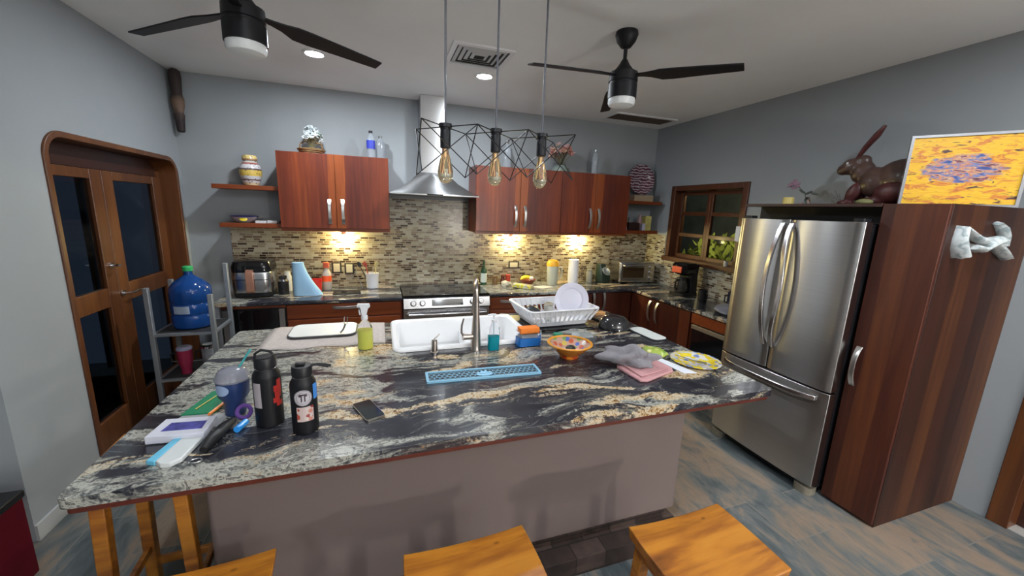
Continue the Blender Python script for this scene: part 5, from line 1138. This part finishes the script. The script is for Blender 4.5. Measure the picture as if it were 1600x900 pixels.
def cbottle(label, x, y, h, r, z=ZC, lab=None, ribs=False):
    t = thing('clear_bottle', label, 'bottle', (x, y, z))
    prof = [(r * .8, 0), (r, .006)] + ([(r * (1 if k % 2 else .90), h * (.08 + .6 * k / 10)) for k in range(11)] if ribs else [(r, h * .68)]) + [(r * .85, h * .76), (r * .38, h * .88), (r * .36, h * .92)]
    MB().lathe(prof, (x, y, z)).build('bottle_body', M_CBOT, t)
    MB().lathe([(r * .44, h * .92), (r * .44, h), (.001, h)], (x, y, z)).build('cap', M_BLACK if lab else M_CHROME, t)
    if lab: MB().lathe([(r * 1.015, h * .36), (r * 1.015, h * .66)], (x, y, z), cap0=False, cap1=False).build('label', lab, t)
cbottle('clear bottle with a blue label on top of the left wall cabinet', -.055, 4.37, .27, .042, lab=mat('royal blue label', (.04, .06, .45), .4))
cbottle('unlabelled clear bottle right behind the blue-labelled bottle', .035, 4.42, .235, .045)
cbottle('clear bottle seen through the pendant cage on top of the cabinet beside the hood', 1.40, 4.40, .30, .045)
cbottle('tall ribbed clear bottle standing alone near the right end of the wall cabinets', 2.535, 4.40, .30, .040, ribs=True)
flowers('dried_flower_arrangement', 'dried pink and cream flower arrangement behind the pendant, on the right wall cabinets', 'flowers', 2.06, 4.36, ZC, mat('grey green pot', (.20, .25, .22), .3), [(.10, 0), (.11, .01), (.10, .05), (.06, .08)], [(.60, .26, .20), (.72, .50, .36), (.42, .17, .15), (.66, .46, .48)], 46, .15, .30, 8)
# platter in its stand
def swirl():
    a = NT('swirled purple platter'); w = a.n('TexWave'); a.l(a.coords(rot=(R(90), 0, 0)), w.inputs['Vector']); w.wave_type = 'BANDS'; w.bands_direction = 'Y'; w.inputs['Scale'].default_value = 9; w.inputs['Distortion'].default_value = 6; w.inputs['Detail'].default_value = 3; w.inputs['Detail Scale'].default_value = 1.5
    a.col(a.ramp(w.outputs['Fac'], [(.35, (.13, .03, .06)), (.62, (.24, .07, .11)), (.78, (.55, .48, .50))])); a.p.inputs['Coat Weight'].default_value = .6; return a.set(Roughness=.2)
plate('round_platter', 'large round maroon platter with white swirls on the upper right shelf', (3.285, 4.478, 2.226), .198, R(83), 0, swirl(), deep=.016)
tag(MB().box(3.125, 3.415, 4.36, 4.53, 1.9455, 2.025).build('wooden_box', mat('beige box', (.50, .38, .25), .6, vary=.1), None, origin=(3.27, 4.44, 1.9455), bevel=.003), 'beige box that the round platter stands on', 'box')
zs = 1.5755
tag(MB().box(3.03, 3.19, 4.29, 4.42, zs, zs + .10).build('dark_box', mat('dark wood box', (.03, .012, .01), .4), None, origin=(3.11, 4.35, zs), bevel=.003), 'dark box in the middle of the lower right shelf', 'box')
b = MB(); b.T = Matrix.Translation((2.975, 4.30, zs + .055)) @ Euler((-.2, 0, .3)).to_matrix().to_4x4(); b.box(-.035, .035, -.002, .002, -.052, .052); b.T = None
tag(b.build('small_card', mat('pale card', (.42, .42, .48), .6), None, origin=(2.975, 4.30, zs)), 'small pale card leaning at the left end of the lower right shelf', 'card')
tag(MB().lathe([(.03, 0), (.034, .12), (.02, .16), (.02, .2), (.001, .2)], (3.25, 4.38, zs)).build('pink_bottle', mat('pinkish glaze', (.42, .26, .26), .4), None, origin=(3.25, 4.38, zs)), 'pinkish figurine-like bottle on the lower right shelf', 'bottle')
tag(MB().box(3.225, 3.275, 4.28, 4.32, zs, zs + .09).build('white_packet', mat('white violet packet', (.45, .42, .52), .5), None, origin=(3.25, 4.3, zs), bevel=.002), 'white packet in front of the pinkish bottle', 'packet')
tag(MB().box(3.30, 3.39, 4.32, 4.40, zs, zs + .185).build('yellow_box', mat('pale yellow box', (.58, .52, .16), .5, vary=.25, vscale=20), None, origin=(3.34, 4.36, zs), bevel=.003), 'tall pale yellow box at the right end of the lower right shelf', 'box')
can('glass_dish', 'grey glass dish behind the dark box on the lower right shelf', 'dish', 3.09, 4.48, [(.05, 0), (.06, .12), (.062, .16), (.055, .16), (.045, .01)], mat('greenish glass', (.3, .33, .26), .2, trans=.4), z=zs)
# carved pole in the corner
a = NT('carved dark pole'); s = a.n('SeparateXYZ'); a.l(a.tc.outputs['Object'], s.inputs[0])
a.col(a.ramp(a.math('ADD', s.outputs[2], a.math('MULTIPLY', a.noise(a.coords(), 14, 3), .1)), [(.12, (.022, .012, .012)), (.20, (.05, .03, .025)), (.24, (.16, .10, .07)), (.31, (.15, .09, .06)), (.35, (.03, .018, .015))])); a.set(Roughness=.7)
tag(MB().lathe([(.022, 2.36), (.030, 2.37), (.034, 2.45), (.040, 2.5), (.034, 2.53), (.046, 2.58), (.050, 2.64), (.038, 2.68), (.042, 2.74), (.046, 2.82), (.040, 2.87), (.02, 2.885)], (-1.665, 4.478, 0)).build('carved_pole', a.m, None, origin=(-1.665, 4.478, 2.36)), 'dark carved wooden ornament hanging high in the left back corner', 'ornament')

# on top of fridge board and tall cabinet
ZB_ = 1.8885
x, y = 3.2, 2.40
# rabbit sculpture
t = thing('rabbit_sculpture', 'carved dark wood rabbit with one long raised ear, on top of the tall cabinet', 'sculpture', (3.2, 1.78, ZB_))
def meta(name, parts, m_, par, vox=.009):
    b = MB()
    for c, r, rot in parts: b.ell(c, *r, 20, 14, rot)
    o = b.build(name, m_, par, smooth_angle=180)
    rm = o.modifiers.new('remesh', 'REMESH'); rm.mode = 'VOXEL'; rm.voxel_size = vox; rm.use_smooth_shade = True
    sm = o.modifiers.new('smooth', 'SMOOTH'); sm.factor = .6; sm.iterations = 6
    return o
M_RAB = mat('dark carved wood', (.075, .04, .032), .35, vary=.35, vscale=9, coat=.3)
M_RAB2 = mat('dark red carved wood', (.075, .018, .018), .4, vary=.4, vscale=12)
X = 3.2
meta('body', [((X, 1.64, 2.075), (.085, .165, .125), Euler((.12, 0, 0))), ((X, 1.57, 2.04), (.09, .13, .13), Euler((0, 0, 0))), ((X, 1.80, 2.055), (.075, .10, .105), Euler((-.4, 0, 0))), ((X, 1.89, 2.13), (.055, .07, .08), Euler((.5, 0, 0))),
              ((X, 1.965, 2.175), (.050, .075, .060), Euler((-.25, 0, 0))), ((X, 2.020, 2.155), (.036, .042, .040), Euler((0, 0, 0))), ((X, 1.90, 2.21), (.04, .05, .04), Euler((0, 0, 0)))], M_RAB, t)
b = MB(); b.tube([(X - .01, 1.945, 2.215), (X - .012, 1.895, 2.30), (X - .012, 1.84, 2.375), (X - .012, 1.805, 2.43)], .02, 14, radii=[.014, .026, .031, .014], flat=.55); b.build('ear', M_RAB2, t)
meta('haunch', [((X - .05, 1.66, 1.985), (.055, .115, .075), Euler((-.15, 0, 0))), ((X - .05, 1.76, 1.925), (.04, .10, .030), Euler((0, 0, 0))), ((X + .05, 1.66, 1.985), (.055, .115, .075), Euler((-.15, 0, 0))), ((X + .05, 1.76, 1.925), (.04, .10, .030), Euler((0, 0, 0)))], M_RAB2, t)
meta('front_leg', [((X - .04, 1.90, 1.99), (.028, .045, .075), Euler((.45, 0, 0))), ((X - .04, 1.945, 1.915), (.026, .055, .022), Euler((0, 0, 0)))], M_RAB2, t, .007)
meta('front_leg', [((X + .04, 1.90, 1.99), (.028, .045, .075), Euler((.45, 0, 0))), ((X + .04, 1.945, 1.915), (.026, .055, .022), Euler((0, 0, 0)))], M_RAB2, t, .007)
MB().ell((X - .043, 1.975, 2.195), .006, .010, .010, 12, 8).build('eye', mat('pale eye', (.5, .5, .52), .2), t)
for ch in t.children: ch.location = Vector((.085, .045, .0)) 
tag(MB().ell((X - .16, 1.75, ZB_ + .022), .035, .05, .0215).build('green_stone', mat('olive stone', (.16, .16, .06), .6), None, origin=(X - .16, 1.75, ZB_)), 'olive coloured stone in front of the rabbit sculpture', 'stone')
# painting, leaning
def paint():
    a = NT('abstract painting'); c = a.coords((1, 1, 1))
    s = a.n('SeparateXYZ'); a.l(a.tc.outputs['Object'], s.inputs[0])
    u = a.math('DIVIDE', s.outputs[0], .17); v = a.math('DIVIDE', a.math('SUBTRACT', s.outputs[2], .215), .085)
    n1 = a.noise(a.coords((1, 1, 3), (0, R(-25), 0)), 12, 4, 1.0)
    d = a.math('ADD', a.math('SQRT', a.math('ADD', a.math('MULTIPLY', u, u), a.math('MULTIPLY', v, v))), a.math('MULTIPLY', a.math('SUBTRACT', n1, .5), 1.1))
    st = a.noise(a.coords((2.2, 1, 9), (0, R(28), 0)), 7, 5, .8)
    yel = a.ramp(n1, [(.3, (.80, .42, .02)), (.5, (.85, .50, .02)), (.62, (.60, .16, .03)), (.7, (.78, .36, .02))])
    fish = a.ramp(st, [(.38, (.03, .06, .25)), (.46, (.20, .24, .45)), (.50, (.62, .18, .05)), (.56, (.60, .45, .28)), (.60, (.28, .07, .12))])
    c = a.mix(a.ramp(d, [(.85, (1, 1, 1)), (1.05, (0, 0, 0))]), yel, fish)
    c = a.mix(a.ramp(st, [(.62, (0, 0, 0)), (.66, (1, 1, 1))]), c, (.08, .03, .03)); a.col(c); a.bump(st, .5, .004); return a.set(Roughness=.45)
pa = Vector((3.10, 1.60, 0)); pb = Vector((3.385, 1.20, 0)); pc = (pa + pb) / 2; ang = math.atan2(pb.y - pa.y, pb.x - pa.x); hw = (pb - pa).length / 2
t = thing('painting', 'framed abstract painting in yellow with a blue and orange shape, standing on the tall cabinet', 'painting', (pc.x, pc.y, 1.889), ang)
MB().box(-hw + .012, hw - .012, .004, .022, .016, .400).build('canvas', paint(), t, local=True)
fr = MB()
for q in ((-hw, -hw + .014, 0, .415), (hw - .014, hw, 0, .415), (-hw + .014, hw - .014, 0, .014), (-hw + .014, hw - .014, .401, .415)): fr.box(q[0], q[1], -.006, .028, q[2], q[3])
fr.build('frame', mat('silver grey frame', (.38, .38, .40), .35, .6), t, local=True)
# small things at the left of the board
x, y = 3.2, 2.40
tag(MB().lathe([(.034, 0), (.038, .003), (.036, .062), (.030, .062), (.03, .01)], (3.05, 2.27, ZB_)).build('yellow_candle', mat('yellow wax cup', (.62, .50, .16), .5), None, origin=(3.05, 2.27, ZB_)), 'small yellow cup candle on the board above the fridge', 'candle')
t = thing('orchid', 'small pink orchid spray in a clear vase above the fridge', 'plant', (3.24, 2.50, ZB_))
t.location = (3.50, 2.60, ZB_)
ORG[t.name] = Vector((3.50, 2.60, ZB_))
t.location = (3.3, 2.32, ZB_); ORG[t.name] = Vector(t.location)
X, Y = 3.30, 2.30
MB().lathe([(.02, 0), (.028, .02), (.02, .06), (.012, .075)], (X, Y, ZB_)).build('vase', M_GLASS, t)
MB().tube([(X, Y, ZB_ + .02), (X, Y + .03, ZB_ + .11), (X, Y + .10, ZB_ + .17), (X, Y + .16, ZB_ + .18)], .003, 6).build('stem', mat('orchid stem', (.06, .08, .05), .7), t)
b = MB()
for k, (dy, dz) in enumerate(((.10, .175), (.13, .20), (.155, .185), (.12, .155), (.165, .165))):
    for c_ in range(5):
        b.T = Matrix.Translation((X, Y + dy, ZB_ + dz)) @ Euler((2 * PI * c_ / 5, .3 * k, 0)).to_matrix().to_4x4(); b.ell((0, .014, 0), .004, .015, .009, 8, 5)
b.T = None; b.build('blossoms', mat('mauve petals', (.28, .16, .22), .6), t)
b = MB()
for dy, dz, rr_ in ((.05, .12, .5), (.0, .11, -.4), (-.05, .10, .2)):
    b.ell((X, Y + dy, ZB_ + dz), .006, .035, .009, 10, 6, Euler((rr_, 0, 0)))
b.build('leaves', mat('dark leaves', (.05, .06, .06), .5), t)
for k, (yy, c_, L) in enumerate(((2.335, (.45, .18, .14), 'small reddish shell at the left end of the board above the fridge'), (2.29, (.5, .3, .22), 'small peach coloured shell right of the reddish shell'))):
    tag(MB().ell((3.46 - .0, yy + .16, ZB_ + .019), .03, .035, .0185).build('seashell', mat('shell%d' % k, c_, .5), None, origin=(3.46, yy + .16, ZB_)), L, 'shell') if k else tag(MB().ell((3.48, 2.56, ZB_ + .019), .025, .032, .0185).build('seashell', mat('shell%d' % k, c_, .5), None, origin=(3.48, 2.56, ZB_)), L, 'shell')
flw = thing('thin_twig_plant', 'faint thin twig plant between the yellow candle and the rabbit', 'plant', (3.42, 2.12, ZB_))
b = MB(); rn = random.Random(2)
for k in range(9):
    a = rn.uniform(-1, 1); b.tube([(3.42, 2.12, ZB_), (3.42 + .01 * a, 2.12 + .05 * a, ZB_ + .06), (3.42, 2.12 + .14 * a, ZB_ + .07 + .06 * rn.random())], .0018, 5)
b.build('twigs', mat('grey twigs', (.22, .20, .23), .8), flw)
# ornament on the side of the tall cabinet
t = thing('wall_ornament', 'lumpy pale bow-shaped ornament fixed high on the near side of the tall cabinet', 'ornament', (3.06, 1.15, 1.68))
M_ORN = mat('pale ornament', (.52, .60, .64), .6, vary=.25, vscale=25, bump=.5)
a = NT('pale ornament wrap'); a.col(a.ramp(a.noise(a.coords(), 28, 4, .8), [(.35, (.30, .36, .38)), (.5, (.58, .62, .62)), (.7, (.66, .70, .72))])); a.set(Roughness=.6)
def bump_tube(nm, pts, radii, seed):
    b = MB(); rn = random.Random(seed); b.tube(pts, .03, 16, radii=radii, flat=.45)
    for v in b.bm.verts: v.co += Vector((rn.uniform(-1, 1), rn.uniform(-1, 1), rn.uniform(-1, 1))) * .0035
    b.build(nm, a.m, t, smooth_angle=80)
Y = 1.156
bump_tube('left_loop', [(2.80, Y, 1.775), (2.79, Y, 1.72), (2.80, Y, 1.67), (2.825, Y, 1.625)], [.032, .038, .046, .050], 1)
bump_tube('left_tail', [(2.83, Y, 1.765), (2.88, Y, 1.745), (2.94, Y, 1.715), (3.0, Y, 1.705)], [.024, .030, .036, .038], 2)
bump_tube('knot', [(2.92, Y, 1.675), (3.0, Y, 1.66), (3.08, Y, 1.70), (3.15, Y, 1.71)], [.034, .042, .048, .046], 3)
bump_tube('right_tail', [(3.06, Y, 1.71), (3.14, Y, 1.68), (3.21, Y, 1.645), (3.28, Y, 1.615)], [.03, .038, .040, .032], 4)
bump_tube('right_loop', [(3.11, Y, 1.80), (3.16, Y, 1.775), (3.20, Y, 1.73), (3.21, Y, 1.68)], [.020, .030, .034, .030], 5)

# ================================================================== LEFT CORNER
t = thing('metal_rack', 'narrow grey metal rack carrying the big blue water jug', 'rack', (-1.445, 3.68, 0))
M_RACK = mat('grey rack metal', (.30, .32, .34), .4, .5)
for px, py, hgt in ((-1.64, 3.5, 1.12), (-1.64, 3.87, 1.12), (-1.25, 3.5, 1.06), (-1.25, 3.87, 1.25)):
    MB().box(px - .016, px + .016, py - .016, py + .016, 0, hgt).build('post', M_RACK, t, bevel=.003)
for z in (.40, .765):
    MB().box(-1.63, -1.26, 3.485, 3.505, z - .02, z).box(-1.63, -1.26, 3.865, 3.885, z - .02, z).box(-1.65, -1.63, 3.5, 3.87, z - .02, z).box(-1.26, -1.24, 3.5, 3.87, z - .02, z).build('rail', M_RACK, t)
    MB().box(-1.63, -1.26, 3.505, 3.865, z - .008, z - .002).build('shelf_panel', mat('black shelf panel', (.02, .02, .02), .6), t)
x, y, z = -1.445, 3.69, .766
t = thing('water_jug', 'large blue plastic water jug with a green cap on the metal rack', 'water jug', (x, y, z))
MB().lathe([(.11, 0), (.13, .008), (.137, .03), (.137, .10), (.130, .112), (.137, .125), (.137, .19), (.130, .202), (.137, .215), (.137, .29), (.132, .325), (.10, .365), (.055, .40), (.030, .42), (.028, .455)], (x, y, z), 40).build('jug_body', mat('blue water jug', (.012, .07, .28), .12, trans=.35, ior=1.2, coat=.4), t)
MB().lathe([(.033, .45), (.034, .482), (.028, .488), (.001, .489)], (x, y, z)).build('cap', mat('green cap', (.02, .35, .10), .4), t)
s_ = MB(); sticker(s_, (x, y), .137, R(-100), z + .16, 'rect', .055, .03, .002); s_.build('label', mat('jug label', (.30, .36, .46), .5), t)
def thermos(label, x, y, c, m2):
    z = .4003; t = thing('travel_tumbler', label, 'tumbler', (x, y, z))
    MB().lathe([(.035, 0), (.037, .06), (.047, .085), (.05, .20)], (x, y, z)).build('cup_body', c, t)
    MB().lathe([(.052, .198), (.052, .215), (.04, .225), (.001, .226)], (x, y, z)).build('lid', m2, t)
    MB().tube([(x - .048, y - .01, z + .18), (x - .085, y - .015, z + .17), (x - .085, y - .015, z + .11), (x - .046, y - .01, z + .10)], .007, 8).build('handle', M_BLACK, t)
thermos('raspberry pink travel tumbler on the lower rack shelf', -1.50, 3.60, mat('raspberry', (.30, .02, .06), .35), mat('lavender lid', (.3, .3, .42), .3))
thermos('steel and white travel mug on the lower rack shelf', -1.345, 3.62, mat('steel white mug', (.40, .42, .45), .3, .5, vary=.4, vscale=14), M_CHROME)
t = thing('red_chest', 'dark red low chest with a black top at the left wall corner', 'chest', (-1.8, 1.8, 0))
MB().box(-2.10, -1.567, 1.42, 2.15, .03, .425).build('chest_body', mat('deep red', (.085, .001, .007), .6, spec=.2), t, bevel=.006)
MB().box(-2.11, -1.560, 1.41, 2.157, .426, .46).build('lid', M_BLACK, t, bevel=.006)
MB().box(-2.08, -1.585, 1.44, 2.13, 0, .03).build('base', M_BLACK, t)
